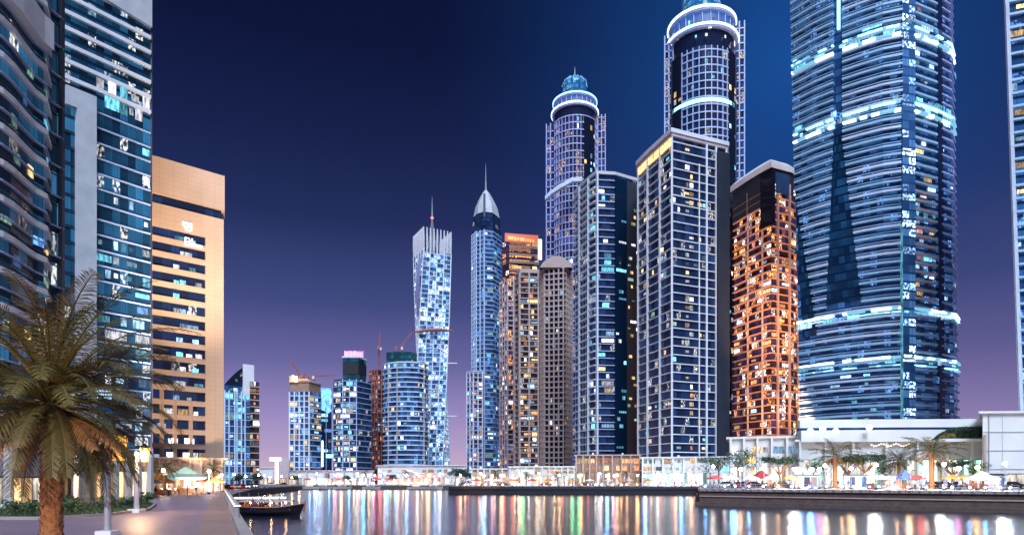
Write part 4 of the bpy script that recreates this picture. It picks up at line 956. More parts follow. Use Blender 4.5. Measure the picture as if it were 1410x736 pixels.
# ------------------------------------------------------------------ planting
def leaf_ball(c, rad, n, size, r, flat_=.8):
    b = MB()
    lobes = [(Vector((r.gauss(0, .45), r.gauss(0, .45), r.gauss(0, .32)))*rad, r.uniform(.45, .7)*rad) for _ in range(9)]
    for i in range(n):
        o, lr = r.choice(lobes); d = Vector((r.gauss(0, 1), r.gauss(0, 1), r.gauss(0, 1))).normalized()
        p = Vector(c)+o+d*lr*r.uniform(.6, 1.05); p.z = c[2]+(p.z-c[2])*flat_
        u = Vector((r.gauss(0, 1), r.gauss(0, 1), r.gauss(0, .6))).normalized(); w = u.cross(d).normalized(); s = size*r.uniform(.6, 1.3)
        b.face([p-u*s, p+w*s*.5, p+u*s, p-w*s*.5])
    return b
def make_tree(name, label, cat, H, rad, n, size, seed, m='leaf_dark', bark='grey_bark', group=None):
    r = random.Random(seed); t = thing(name, label, cat, group=group); b = MB(); top = H-rad
    b.tube([(0, 0, -.2), (.08, .03, top*.5), (0, 0, top)], [.24, .18, .13], 7)
    for k in range(6):
        a = k*PI/3+r.uniform(-.4, .4); b.tube([(0, 0, top*.75), (math.cos(a)*rad*.4, math.sin(a)*rad*.4, top+rad*.1), (math.cos(a)*rad*.75, math.sin(a)*rad*.75, top+rad*.5)], [.1, .06, .02], 5)
    link('trunk', b.mesh('trunk', M[bark], smooth=True), t)
    link('crown', leaf_ball((0, 0, H-rad*.75), rad, n, size, r).mesh('crown', M[m]), t); return t
def frond(b, base, az, el, L, droop, n, leaf, r, mi=0, width=.028, hang=.3):
    p = Vector(base); ds = L/n; h = Vector((math.cos(az), math.sin(az), 0)); side = Vector((-math.sin(az), math.cos(az), 0)); prev = p.copy()
    tw = r.uniform(-.35, .35)
    for i in range(n):
        s = i/n; e = el-droop*s**1.25; d = h*math.cos(e)+Vector((0, 0, math.sin(e))); up = h*-math.sin(e)+Vector((0, 0, math.cos(e)))
        q = prev+d*ds; w = .05*(1-s)+.012
        b.face([prev-side*w, prev+side*w, q+side*w*.9, q-side*w*.9], mi); b.face([prev-up*w*.7, q-up*w*.6, q+up*w*.4, prev+up*w*.4], mi)
        if s > .1:
            l = leaf*(math.sin(PI*min(1, (s-.05)*1.02))**.55)*r.uniform(.8, 1.15)
            for sg in (-1, 1):
                if r.random() < .06: continue
                sd = side*sg; dd = (sd*.72+d*.62+up*(.28+tw*sg)-Vector((0, 0, hang*r.uniform(.5, 1.4)))).normalized(); ww = d*width
                m1 = prev+dd*l*.55; tip = prev+dd*l-Vector((0, 0, l*.18*r.uniform(.3, 1.5)))
                b.face([prev-ww*.6, prev+ww*.6, m1+ww, m1-ww], mi); b.face([m1-ww, m1+ww, tip], mi)
        prev = q
def make_palm(name, label, H, tr, nf, L, n, leaf, seed, big=False, group=None, els=(-25, 80), dry=8, width=.028, droop=(1.2, 1.9), bark='trunk_bark', lean=0., short=1.):
    r = random.Random(seed); t = thing(name, label, 'palm tree', group=group); b = MB()
    K = int(H/(.16 if big else .35)); pts = []; rad = []
    for i in range(K+1):
        z = H*i/K; pts.append((lean*(z/H)**1.5, 0, z-.15)); rad.append(tr*(1.0+.05*math.sin(i*2.4)+.04*r.uniform(-1, 1))*(1.12 if i == 0 else 1)*(1+.28*max(0, (i/K-.86)/.14)))
    b.tube(pts, rad, 14 if big else 8)
    nb = int(K*7) if big else K*2
    for k in range(nb):       # old leaf bases
        z = H*(k+.5)/nb; a = k*2.399; x, y = math.cos(a), math.sin(a); s = tr*(.30 if big else .22)*r.uniform(.7, 1.2); lx = lean*(z/H)**1.5
        o = Vector((lx+x*tr*1.0, y*tr*1.0, z)); sd = Vector((-y, x, 0))*s; out = Vector((x, y, 0))*s*.55; up = Vector((0, 0, s*1.1))
        b.face([o-sd-up*.6, o+sd-up*.6, o+sd*.6+up*.7+out, o-sd*.6+up*.7+out]); b.face([o-sd*.6+up*.7+out, o+sd*.6+up*.7+out, o+sd*.4+up*.8, o-sd*.4+up*.8])
    link('trunk', b.mesh('trunk', M[bark]), t); top = Vector((lean, 0, H))
    b = MB()
    for k in range(nf):
        f = k/nf; el = R(els[1]+(els[0]-els[1])*f**.8+r.uniform(-8, 8)); az = k*2.399963+r.uniform(-.2, .2)
        frond(b, top+Vector((math.cos(az)*tr*.5, math.sin(az)*tr*.5, .25-f*.35)), az, el, L*r.uniform(.82, 1.08)*(1-(1-short)*min(1, f*1.6))*(1 if f > .06 else .85), r.uniform(*droop)*(1.0 if el > .2 else .75), n, leaf, r, width=width)
    link('crown', b.mesh('crown', M['frond_green']), t)
    if dry:
        b = MB()
        for k in range(dry):
            az = k*2.399963+.8; frond(b, top+Vector((math.cos(az)*tr*.7, math.sin(az)*tr*.7, -.3)), az, R(r.uniform(-35, 0)), L*r.uniform(.4, .62), r.uniform(.6, 1.0), n, leaf*.8, r, width=width, hang=.55)
        link('dry_fronds', b.mesh('dry_fronds', M['frond_dry']), t)
    return t
x, y = P(71, 20)
pal = make_palm('date_palm', 'large date palm with shaggy orange-lit trunk and drooping fronds, nearest to the camera', 5.1, .29, 92, 5.1, 72, .60, 4, True, els=(-30, 90), dry=26, width=.020, droop=(1.0, 1.6), short=.70)
pal.location = (x, y, GZ)
p2 = make_palm('palm_tree', 'pale thick-trunked palm standing in the planting bed behind the large date palm', 4.6, .5, 34, 3.0, 20, .6, 9, bark='grey_bark', width=.05, dry=5)
p2.location = (*P(123, 71), GZ)
SMALL = make_palm('palm_tree', None, 5.2, .22, 26, 3.0, 16, .6, 12, bark='trunk_bark', width=.06, dry=3)
WIDE = make_palm('palm_tree', None, 5.4, .34, 22, 5.0, 18, .9, 15, bark='trunk_bark', width=.08, dry=6, els=(-5, 62), droop=(.7, 1.3))
UMB = thing('tree', None, 'tree'); r = random.Random(31); b = MB(); b.tube([(0, 0, -.2), (.1, 0, 1.6), (0, 0, 3)], [.3, .24, .2], 8); c = MB()
for k in range(7):
    a = k*2*PI/7+r.uniform(-.3, .3); q = Vector((math.cos(a)*r.uniform(2, 2.8), math.sin(a)*r.uniform(2, 2.8), r.uniform(5.2, 6.2))); b.tube([(0, 0, 2.7), q*.55+Vector((0, 0, 1.1)), q], [.17, .11, .04], 6)
    for f in range(190):
        d = Vector((r.gauss(0, 1), r.gauss(0, 1), r.gauss(0, .38))); p = q+Vector((d.x*.75, d.y*.75, d.z*.7))
        u = Vector((r.gauss(0, 1), r.gauss(0, 1), r.gauss(0, .5))).normalized()*.24; w = u.cross(Vector((r.gauss(0, 1), r.gauss(0, 1), 1))).normalized()*.12; c.face([p-u, p+w, p+u, p-w])
link('trunk', b.mesh('trunk', M['trunk_bark'], smooth=True), UMB); link('crown', c.mesh('crown', M['leaf_dark']), UMB)
first = {}
def plant(proto, px, Y, z, base, group, s=1., rz=None):
    if proto not in first: first[proto] = 1; o = proto; o.location = (*P(px, Y), z); o.scale = (s,)*3; o.rotation_euler = (0, 0, rnd.uniform(0, 6) if rz is None else rz)
    else: o = copy_thing(proto, (*P(px, Y), z), rnd.uniform(0, 6) if rz is None else rz, s)
    rep(o, base, 'palm tree' if proto in (SMALL, WIDE) else ('shrub' if proto is SHRUB else 'tree'), group)
SHRUB = thing('shrub', None, 'shrub')
link('stems', MB().tube([(0, 0, -.1), (.1, 0, .35)], .06, 5).tube([(0, 0, -.1), (-.12, .1, .4)], .05, 5).mesh('stems', M['grey_bark']), SHRUB)
link('foliage', leaf_ball((0, 0, .62), .62, 420, .1, random.Random(6)).mesh('foliage', M['leaf_green']), SHRUB)
TREE = make_tree('tree', None, 'tree', 6.2, 2.2, 1300, .24, 3)
TREE2 = make_tree('tree', None, 'tree', 7.5, 2.6, 700, .22, 8, 'leaf_green')
for px, Y in ((28, 50), (52, 49), (98, 52), (118, 56), (140, 58), (160, 62), (182, 66), (12, 60), (95, 64), (150, 70), (198, 70)): plant(SHRUB, px, Y, GZ, 'low shrub in the planting bed', 'shrubs in the planting bed', rnd.uniform(.9, 1.5))
for px, Y, s in ((228, 120, .9), (252, 152, .8), (295, 150, 1.0), (40, 82, 1.0), (96, 88, .9)): plant(SMALL, px, Y, GZ, 'small palm on the promenade', 'palms on the promenade', s)
for px, Y, s in ((682, 236, .85), (725, 238, .8), (768, 234, .8), (905, 236, .9), (862, 232, .8), (560, 352, 1.2), (502, 356, 1.2), (452, 356, 1.0)): plant(SMALL, px, Y, CZ if px > 617 else GZ, 'small palm on the waterfront', 'palms on the waterfront', s)
for px, Y, s in ((1150, 143, 1.3), (1283, 128, 1.35), (1238, 150, 1.15)): plant(WIDE, px, Y, RZ, 'spreading palm on the stone quay', 'palms on the stone quay', s)
for px, Y, s in ((628, 338, 1.5), (642, 338, 1.4), (652, 262, 1.0), (672, 258, .9), (700, 256, .9), (722, 258, .85), (748, 256, .9), (776, 256, .95), (884, 258, .9), (818, 256, .8), (944, 252, .95), (968, 252, .9), (540, 362, .9), (596, 362, .9), (405, 366, .9), (356, 262, .9), (326, 236, .8), (478, 365, .9)): plant(TREE, px, Y, GZ, 'dark round-crowned tree on the waterfront', 'trees on the waterfront', s)
for px, Y, s in ((1073, 140, 1.05), (1192, 141, 1.15), (1168, 150, 1.1), (1312, 146, .95)): plant(UMB, px, Y, RZ, 'umbrella-crowned tree on the stone quay', 'umbrella trees on the stone quay', s)
for px, Y, s in ((1016, 140, 1.15), (990, 150, 1.0), (1120, 152, .85), (1215, 152, .8), (1340, 142, .75)): plant(TREE2, px, Y, RZ, 'loose-leaved tree on the stone quay', 'loose trees on the stone quay', s)

# ------------------------------------------------------------------ low buildings
def low_building(name, label, fr, depth, z0, z1, wallm, shop, nshop, cat='building', roof=True, colm='white_wall', zs=None, cols=0, mats_up=None, inset=.4):
    fr = [P(*p) for p in fr]; x = sum(p[0] for p in fr)/len(fr); y = sum(p[1] for p in fr)/len(fr)
    r = thing(name, label, cat, (x, y, z0)); po = closed(fr, depth, inset)
    MB().prism(po, z0-.6, z1).build('wall', M[wallm], r)
    if roof: MB().prism(offpoly(po, .7), z1, z1+.5).build('roof', M[colm], r)
    h = zs or min(3.6, (z1-z0)*.7); rr_ = random.Random(len(label))
    nshop *= 2
    for k in range(nshop):
        tot = len(fr)-1; s = k*tot/nshop; i = min(tot-1, int(s)); f0 = s-i; f1 = f0+tot/nshop*.84
        a, c = fr[i], fr[i+1]; q = [(a[0]+(c[0]-a[0])*(f0+.02), a[1]+(c[1]-a[1])*(f0+.02)), (a[0]+(c[0]-a[0])*min(1, f1), a[1]+(c[1]-a[1])*min(1, f1))]
        w = MB().band(q, z0+.3, z0+h, -.1, .12).build('shop_window', M[rr_.choice(shop)], r)
        MB().band(q, z0+h, z0+h+.18, -.1, .3).build('frame', M['dark_metal'], w)
    for k in range(cols):
        t = k/(cols-1)*(len(fr)-1); i = min(len(fr)-2, int(t)); f = t-i; p = (fr[i][0]+(fr[i+1][0]-fr[i][0])*f, fr[i][1]+(fr[i+1][1]-fr[i][1])*f)
        MB().box((p[0], p[1]-1.0, (z0+z1)/2), (.55, .55, z1-z0)).build('column', M[colm], r)
    if mats_up:
        lit_windows(r, fr, z0+h+.4, 2.6, max(1, int((z1-z0-h)/2.6)), 2.4, mats_up[0], mats_up[1], (1, 3), out=.05, name='upper_window')
    return r
SW, SWW, SG = ['shop_white', 'shop_white', 'shop_warm'], ['shop_warm', 'shop_warm', 'shop_white'], ['shop_green', 'shop_white']
low_building('promenade_shops', 'white glowing shop row behind the planting bed and grey lamp columns', [(88, 92), (150, 95), (212, 99)], 14, GZ, ZY(628, 95), 'sandstone', SW, 6, zs=4.0, cols=9, mats_up=(10, ['win_warm', 'win_white']))
low_building('tower_lobby', 'lit lobby with grey column at the foot of the curved glass tower', [(-40, 64.5), (30, 71), (82, 80)], 6, GZ, ZY(598, 74), 'grey_clad', ['shop_warm', 'shop_white'], 4, zs=3.0)
o = thing('stone_column', 'stout grey column at the edge of the curved glass tower lobby', 'column', (*P(12, 62), GZ))
link('shaft', MB().tube([(0, 0, 0), (0, 0, 6.6)], .42, 18).mesh('shaft', M['grey_clad'], smooth=True), o); link('base', MB().box((0, 0, .25), (1.1, 1.1, .5)).mesh('base', M['white_wall']), o); link('capital', MB().box((0, 0, 6.75), (1.2, 1.2, .3)).mesh('capital', M['white_wall']), o)
low_building('hotel_arcade', 'warm lit shop arcade at the foot of the sandstone hotel', [(206, 150), (258, 156), (309, 160)], 8, GZ, ZY(632, 155), 'sandstone', SWW, 7, zs=3.8, cols=8, colm='sandstone')
low_building('low_block', 'small pale block beyond the shore between vaulted tower and gridded tower', [(358, 420), (376, 420)], 20, GZ, ZY(644, 420), 'white_wall', SW, 3)
low_building('low_block', 'plain pale slab standing behind the glowing orange pylon', [(386, 440), (398, 440)], 20, GZ, ZY(630, 440), 'pink_frame', SW, 1, roof=False)
o = thing('light_pylon', 'glowing orange and white pylon with wide top by the far shore', 'pylon', (*P(381, 380), GZ)); zt = ZY(634, 380)-GZ
link('shaft', MB().box((0, 0, zt/2), (1.6, 1.2, zt)).mesh('shaft', M['led_warmwhite']), o); link('head', MB().box((-.8, 0, zt+1), (6, 2.2, 2)).mesh('head', M['led_warmwhite']), o); link('base', MB().box((0, 0, .4), (3, 3, .8)).mesh('base', M['concrete']), o)
low_building('waterfront_hall', 'long pale waterfront hall at the foot of the gridded and stepped towers', [(398, 372), (455, 368), (514, 372)], 14, GZ, ZY(648, 370), 'white_wall', SW+['shop_warm'], 12, cols=10, colm='pink_frame')
low_building('terrace_podium', 'terraced pale podium at the foot of the broad and twisted towers', [(520, 380), (570, 376), (640, 374)], 16, GZ, ZY(641, 376), 'white_wall', SW, 10, mats_up=(20, ['win_warm', 'win_white', 'win_blue']))
low_building('shore_pavilion', 'low flat-roofed pavilion before the terraced podium', [(556, 352), (612, 350)], 8, GZ, ZY(652, 351), 'pink_frame', SWW, 6, cols=7, colm='beige_frame')
low_building('quayside_arcade', 'low warm arcade below the pointed tower on the dark-edged quay', [(650, 252), (700, 249)], 12, CZ, ZY(646, 250), 'sandstone', SWW, 6, cols=7)
low_building('quayside_arcade', 'long cream arcade below the arched and orange-topped towers', [(702, 247), (752, 245), (790, 245)], 12, CZ, ZY(643, 246), 'white_wall', SW, 10, cols=10, mats_up=(14, ['win_warm', 'win_white', 'win_orange']))
low_building('colonnade_hall', 'tall hall with slender columns below the dark balconied tower', [(793, 246), (830, 245), (880, 245)], 14, CZ, ZY(627, 245), 'brown_frame', SWW, 9, cols=9, colm='beige_frame', zs=5, mats_up=(16, ['win_warm', 'win_orange']))
low_building('glass_pavilion', 'pale green lit glass pavilion below the square-cornered tower', [(884, 236), (940, 232), (1008, 228)], 10, CZ, ZY(630, 232), 'white_wall', SG, 10, cols=9, zs=4.6, mats_up=(22, ['win_green', 'win_white', 'win_cyan', 'win_warm']))
low_building('white_arcade', 'white two-storey arcade below the orange-lit tower', [(1004, 168), (1050, 165), (1102, 163)], 14, RZ, ZY(603, 165), 'white_wall', SW, 8, mats_up=(18, ['win_white', 'win_cool', 'win_warm']), cols=6, zs=5)
# the white two-tier podium under the giant tower
fr = [(1099, 160), (1160, 158.5), (1240, 157.5), (1310, 157), (1368, 156)]
pod = low_building('tower_podium', 'white two-tier curved podium under the giant banded tower', fr, 26, RZ, ZY(607, 158), 'white_wall', ['shop_white', 'shop_white', 'shop_green'], 14, cols=8, zs=6.5)
P2 = [P(a, b_+1) for a, b_ in fr]
for i, (y0, y1, d) in enumerate(((608, 592, 2.6), (588, 577, 1.4))): MB().band(P2, ZY(y0, 158), ZY(y1, 158), -1, d).build('curved_fascia', M['white_wall'], pod)
MB().band(P2, ZY(592, 158), ZY(588, 158), -1, .9).build('recess_glazing', G['brightblue'], pod)
MB().prism(closed(P2, 22), ZY(607.5, 158)+.6, ZY(577, 158)-.1).build('upper_tier', M['white_wall'], pod)
for px, py in ((1115, 593), (1132, 590), (1150, 593), (1196, 588)):
    x, y = P(px, 155); MB().lathe([(0, -.75), (.55, -.5), (.75, 0), (.55, .5), (0, .75)], (x, y-.3, ZY(py, 155)), 14).build('round_light', M['led_white'], pod)
for k in range(16):     # string of small lamps hung along the fascia
    px = 1200+k*3.4; x, y = P(px, 154); MB().lathe([(0, -.22), (.22, 0), (0, .22)], (x, y, ZY(612+1.6*math.sin(k*1.1), 154)), 8).build('festoon_lamp', M['led_warmwhite'], pod)
hd = thing('roof_hedge', 'long dark clipped hedge on the roof terrace of the white podium', 'hedge', (*P(1328, 154), ZY(604, 154)))
hb = MB(); r = random.Random(8); L = 82/900*154
for i in range(5200):
    u = r.uniform(-.5, .5); hgt = 2.9*(1-(abs(u-.1)*1.7)**3); p = Vector((u*L, r.uniform(-1, 1), r.uniform(0, 1)**.6*hgt)); a = Vector((r.gauss(0, 1), r.gauss(0, 1), r.gauss(0, 1))).normalized()*.22; c = a.cross(Vector((r.gauss(0, 1), r.gauss(0, 1), r.gauss(0, 1)))).normalized()*.12
    hb.face([p-a, p+c, p+a, p-c])
link('foliage', hb.mesh('foliage', M['leaf_dark']), hd); link('planter', MB().box((0, 0, -.3), (L, 2.6, .7)).mesh('planter', M['white_wall']), hd)
wb = low_building('white_block', 'plain windowless white block at the frame edge beside the podium', [(1353, 148), (1420, 147), (1500, 150)], 20, RZ, ZY(569, 148), 'white_wall', SW, 2, zs=3)
for k in range(1, 4):
    zz = RZ+(ZY(569, 148)-RZ)*k/4; MB().band([P(1353, 147.9), P(1420, 146.9)], zz, zz+.08, -.05, .1).build('panel_joint', M['grey_clad'], wb)
for px in (1362, 1380, 1398): piers(wb, [(*P(px, 147.6), 0)], RZ+3.6, ZY(569, 148), .1, .1, M['grey_clad'], 'panel_joint')
th = tag(MB().tube([P(1356, 146)+(ZY(598, 146),), P(1356, 146)+(ZY(652, 146),)], .35, 8).build('pipe', M['beige_frame'], wb))

# ------------------------------------------------------------------ street furniture
def lamp_post(h, globe, nm='lamp_post', hr=.32):
    o = thing(nm, None, 'street lamp')
    link('pole', MB().tube([(0, 0, 0), (0, 0, .5), (0, 0, h)], [.14, .08, .05], 8).mesh('pole', M['lamp_pole']), o)
    link('base', MB().box((0, 0, .15), (.5, .5, .3)).mesh('base', M['dark_metal']), o)
    link('globe', MB().lathe([(0, -hr)] + [(hr*math.cos(a), hr*math.sin(a)) for a in [R(-60+30*i) for i in range(5)]] + [(0, hr)], (0, 0, h+hr*.9), 12).mesh('globe', M[globe]), o)
    return o
LW, LO = lamp_post(4.2, 'globe_white'), lamp_post(3.6, 'globe_warm')
LC = {c: lamp_post(3.4, 'globe_'+c, hr=.36) for c in ('green', 'blue', 'pink', 'red')}  # coloured lamps added to tint the streaks on the water
def put(proto, px, Y, z, base, cat, group, rz=0., s=None):
    if proto not in first: first[proto] = 1; o = proto; o.location = (*P(px, Y), z); o.rotation_euler = (0, 0, rz); o.scale = (s or 1,)*3
    else: o = copy_thing(proto, (*P(px, Y), z), rz, s)
    rep(o, base, cat, group); return o
for i, px in enumerate((634, 662, 690, 716, 742, 770, 800, 826, 850, 878, 906, 930, 952)): put((LO, LW)[i % 3 == 1], px, 229-(px-634)*.02, CZ, 'glowing amber lamp on the dark-edged quay' if i % 3 != 1 else 'glowing white lamp on the dark-edged quay', 'street lamp', 'lamps on the dark-edged quay')
for i, px in enumerate((412, 436, 470, 492, 508, 530, 548, 574, 590, 606)): put((LO, LW)[i % 2], px, 351-(px-412)*.02, GZ, ('glowing amber lamp on the far shore', 'glowing white lamp on the far shore')[i % 2], 'street lamp', 'lamps on the far shore', s=1.35)
for i, px in enumerate((982, 1020, 1052, 1094, 1136, 1172, 1206, 1254, 1300, 1346, 1384)):
    Y = 131-(px-965)/445*28; put((LW, LO)[i % 2], px, Y+5, RZ, ('glowing white lamp on the stone quay', 'glowing amber lamp on the stone quay')[i % 2], 'street lamp', 'lamps on the stone quay')
for i, (px, Y) in enumerate(((225, 118), (262, 140), (288, 128), (305, 150), (322, 200), (338, 200), (356, 228), (372, 262), (388, 292), (402, 322), (364, 244))): put(LO if i % 2 else LW, px, Y, GZ, 'glowing globe lamp on the promenade' if i % 2 else 'white globe lamp on the promenade', 'street lamp', 'lamps on the promenade')
for px, c in ((788, 'green'), (797, 'green'), (836, 'blue'), (666, 'blue'), (678, 'pink'), (694, 'red'), (706, 'red'), (846, 'pink'), (888, 'blue'), (938, 'blue'), (720, 'green')): put(LC[c], px, 230-(px-634)*.02, CZ, f'{c} added streak lamp on the dark-edged quay', 'street lamp', 'added coloured lamps on the waterfront')
for px, c in ((500, 'blue'), (462, 'pink'), (516, 'red'), (524, 'red'), (560, 'blue'), (600, 'blue')): put(LC[c], px, 352, GZ, f'{c} added streak lamp on the far shore', 'street lamp', 'added coloured lamps on the waterfront', s=1.4)
for px, c in ((1010, 'blue'), (1100, 'blue'), (1118, 'blue'), (1128, 'pink'), (1270, 'red'), (1320, 'pink')): put(LC[c], px, 136-(px-965)/445*28, RZ, f'{c} added streak lamp on the stone quay', 'street lamp', 'added coloured lamps on the waterfront')
def low_light(globe):
    o = thing('low_light', None, 'light')
    link('post', MB().tube([(0, 0, 0), (0, 0, .55)], .07, 6).mesh('post', M['dark_metal']), o); link('lens', MB().lathe([(0, .5), (.17, .56), (.2, .7), (.12, .82), (0, .85)], (0, 0, 0), 10).mesh('lens', M[globe]), o); return o
LL = {'amber': low_light('globe_warm'), 'red': low_light('globe_red'), 'white': low_light('globe_white'), 'blue': low_light('globe_blue')}
r = random.Random(23)
for k in range(30): px = 626+k*11.4+r.uniform(-4, 4); c = r.choice(['amber', 'amber', 'red', 'white']); put(LL[c], px, 226.5-(px-634)*.02, CZ, f'{c} low light at the dark quay edge', 'light', 'low lights along the quays')
for k in range(22): px = 975+k*20+r.uniform(-5, 5); c = r.choice(['amber', 'blue', 'red', 'white', 'blue']); put(LL[c], px, 129.5-(px-965)/445*29, RZ, f'{c} low light at the stone quay edge', 'light', 'low lights along the quays', s=.8)
for k in range(26): px = 424+k*7.2+r.uniform(-3, 3); c = r.choice(['amber', 'red', 'white', 'blue']); put(LL[c], px, 349.5, GZ, f'{c} low light at the far shore edge', 'light', 'low lights along the quays', s=1.6)
for k in range(9): px = 214+k*10+r.uniform(-3, 3); c = r.choice(['amber', 'red', 'amber', 'white']); put(LL[c], px, 128+k*5, GZ, f'{c} low light on the promenade', 'light', 'low lights along the promenade', s=1.2)
# tall grey lamp columns of the promenade, lantern at the top
def lamp_column(px, Y, h, label, w=.42):
    o = thing('lamp_column', label, 'street lamp', (*P(px, Y), GZ), 0, 'grey lamp columns on the promenade')
    link('column', MB().tube([(0, 0, .3), (0, 0, h)], [w*.5, w*.42], 12).mesh('column', M['lamp_pole'], smooth=True), o)
    link('base', MB().box((0, 0, .16), (w*2.4, w*2.4, .32)).mesh('base', M['white_wall']), o)
    link('arm', MB().tube([(0, 0, h-.2), (w*1.6, 0, h+.1)], .07, 6).mesh('arm', M['dark_metal']), o)
    k = .8; l = link('lantern', MB().tube([(w*1.7, 0, h-.85), (w*1.7, 0, h+.35)], [.32*k, .5*k], 6).mesh('lantern', M['lantern_orange']), o)
    link('cap', MB().lathe([(.62*k, 0), (0, .4)], (w*1.7, 0, h+.35), 6).mesh('cap', M['dark_metal']), l)
    return o
lamp_column(188, 56, 5.2, 'grey lamp column on white base with glowing orange lantern beside the hotel')
lamp_column(148, 32, 4.6, 'slim grey lamp column standing just right of the large palm trunk', .32)
# bollards along the water's edge
BOL = thing('bollard', None, 'bollard')
link('post', MB().lathe([(.17, 0), (.15, .65), (.2, .7), (.2, .8), (.1, .92), (0, .95)], (0, 0, 0), 12).mesh('post', M['kerb']), BOL)
link('light', MB().lathe([(.205, .71), (.205, .79)], (0, 0, 0), 12).mesh('light', M['led_warmwhite']), BOL)
for k in range(22):
    t = ul-.6-k*3.4; x, y = edge(t, .27); put(BOL, CX+F*x/y, y, GZ+.38, 'pale bollard on the kerb at the water edge', 'bollard', 'bollards along the water edge')
for px0, px1, Y0, Y1, z, lb in ((622, 700, 231, 226, CZ, 'thin railing along the dark-edged quay below the pointed tower'), (702, 828, 226, 223, CZ, 'thin railing along the dark-edged quay below the arched tower'), (832, 960, 223, 222, CZ, 'thin railing along the dark-edged quay below the square tower')):
    a, c = Vector((*P(px0, Y0), z)), Vector((*P(px1, Y1), z)); o = thing('quay_railing', lb, 'railing', a); n = int((c-a).length/2); pb = MB(); rb = MB()
    for k in range(n+1): q = (c-a)*k/n; pb.tube([q, q+Vector((0, 0, 1.1))], .05, 5)
    for hh in (.55, 1.1): rb.tube([(0, 0, hh), (c-a)+Vector((0, 0, hh))], .045, 5)
    link('rail', rb.mesh('rail', M['lamp_pole']), o); link('baluster', pb.mesh('baluster', M['lamp_pole']), o)
for px0, px1, lb in ((968, 1120, 'low rail on the stone quay below the orange-lit tower'), (1124, 1270, 'low rail on the stone quay below the giant banded tower'), (1274, 1405, 'low rail on the stone quay by the plain white block')):
    def qp(px): t = (px-963)/447; f_ = None; return Vector((*on(px, wD, P(1410, 98)), RZ))+Vector((.25, .6, 0))
    a, c = qp(px0), qp(px1); o = thing('quay_railing', lb, 'railing', a); n = int((c-a).length/2); pb = MB(); rb = MB()
    for k in range(n+1): q = (c-a)*k/n; pb.tube([q, q+Vector((0, 0, .95))], .04, 5)
    for hh in (.5, .95): rb.tube([(0, 0, hh), (c-a)+Vector((0, 0, hh))], .035, 5)
    link('rail', rb.mesh('rail', M['lamp_pole']), o); link('baluster', pb.mesh('baluster', M['lamp_pole']), o)

# parasols, stalls
def parasol(m, lit=None):
    o = thing('parasol', None, 'parasol')
    link('pole', MB().tube([(0, 0, 0), (0, 0, 2.7)], .04, 6).mesh('pole', M['lamp_pole']), o)
    b = MB()
    for k in range(8):
        a0, a1 = k*PI/4, (k+1)*PI/4; b.face([(1.7*math.cos(a0), 1.7*math.sin(a0), 2.1), (1.7*math.cos(a1), 1.7*math.sin(a1), 2.1), (0, 0, 2.8)]); b.face([(1.7*math.cos(a0), 1.7*math.sin(a0), 1.9), (1.7*math.cos(a1), 1.7*math.sin(a1), 1.9), (1.7*math.cos(a1), 1.7*math.sin(a1), 2.1), (1.7*math.cos(a0), 1.7*math.sin(a0), 2.1)])
    link('canopy', b.mesh('canopy', M[m]), o)
    link('base', MB().lathe([(.3, 0), (.3, .1), (0, .12)], (0, 0, 0), 10).mesh('base', M['dark_metal']), o); return o
PAR = {c: parasol('canvas_'+c) for c in ('white', 'red', 'orange', 'green')}
r = random.Random(14)
for px in (646, 656, 672, 684, 705, 712, 733, 756, 764, 786, 812, 838, 866, 892, 918, 941):
    c = r.choice(['white', 'red', 'orange', 'white']); put(PAR[c], px, 226+r.uniform(6, 12), CZ, f'{c} parasol on the dark-edged quay', 'parasol', 'parasols on the dark-edged quay', r.uniform(0, 1))
for px in (985, 1006, 1034, 1062, 1090, 1214, 1262, 1312, 1330):
    c = r.choice(['white', 'red', 'red', 'orange']); put(PAR[c], px, 138-(px-965)/445*20, RZ, f'{c} parasol on the stone quay', 'parasol', 'parasols on the stone quay', r.uniform(0, 1))
for px, Y, c in ((216, 128, 'orange'), (228, 133, 'white'), (282, 140, 'red'), (296, 138, 'orange'), (205, 112, 'green')): put(PAR[c], px, Y, GZ, f'{c} parasol on the promenade', 'parasol', 'parasols on the promenade', r.uniform(0, 1), 1.2)
for px in (424, 446, 466, 486, 520, 536, 562, 584, 602): c = r.choice(['white', 'red', 'orange']); put(PAR[c], px, 354, GZ, f'{c} parasol on the far shore', 'parasol', 'parasols on the far shore', r.uniform(0, 1), 1.4)
def tent(name, label, px, Y, z, w, h, m, back='shop_warm'):
    o = thing(name, label, 'tent', (*P(px, Y), z)); s = w/2
    for a, c in ((-s, -s), (s, -s), (s, s), (-s, s)): link('pole', MB().tube([(a*.95, c*.95, 0), (a*.95, c*.95, h*.6)], .06, 6).mesh('pole', M['lamp_pole']), o)
    b = MB(); q = [(-s, -s), (s, -s), (s, s), (-s, s)]
    for k in range(4):
        a, c = q[k], q[(k+1) % 4]; lv = [(1, h*.6), (.55, h*.72), (.2, h*.9), (0, h)]
        for (k0, z0), (k1, z1) in zip(lv, lv[1:]): b.face([(a[0]*k0, a[1]*k0, z0), (c[0]*k0, c[1]*k0, z0), (c[0]*k1, c[1]*k1, z1), (a[0]*k1, a[1]*k1, z1)])
        b.face([(*a, h*.5), (*c, h*.5), (*c, h*.6), (*a, h*.6)])
    link('canopy', b.mesh('canopy', M[m]), o)
    link('counter', MB().box((0, s*.5, .55), (w*.8, .6, 1.1)).mesh('counter', M['wood']), o)
    link('hanging_light', MB().lathe([(0, -.2), (.2, 0), (0, .2)], (0, 0, h*.55), 8).mesh('hanging_light', M['globe_warm']), o)
    return o
tent('pavilion_tent', 'large pale green pyramid tent in front of the sandstone hotel', 256, 138, GZ, 7.5, 5.6, 'canvas_green')
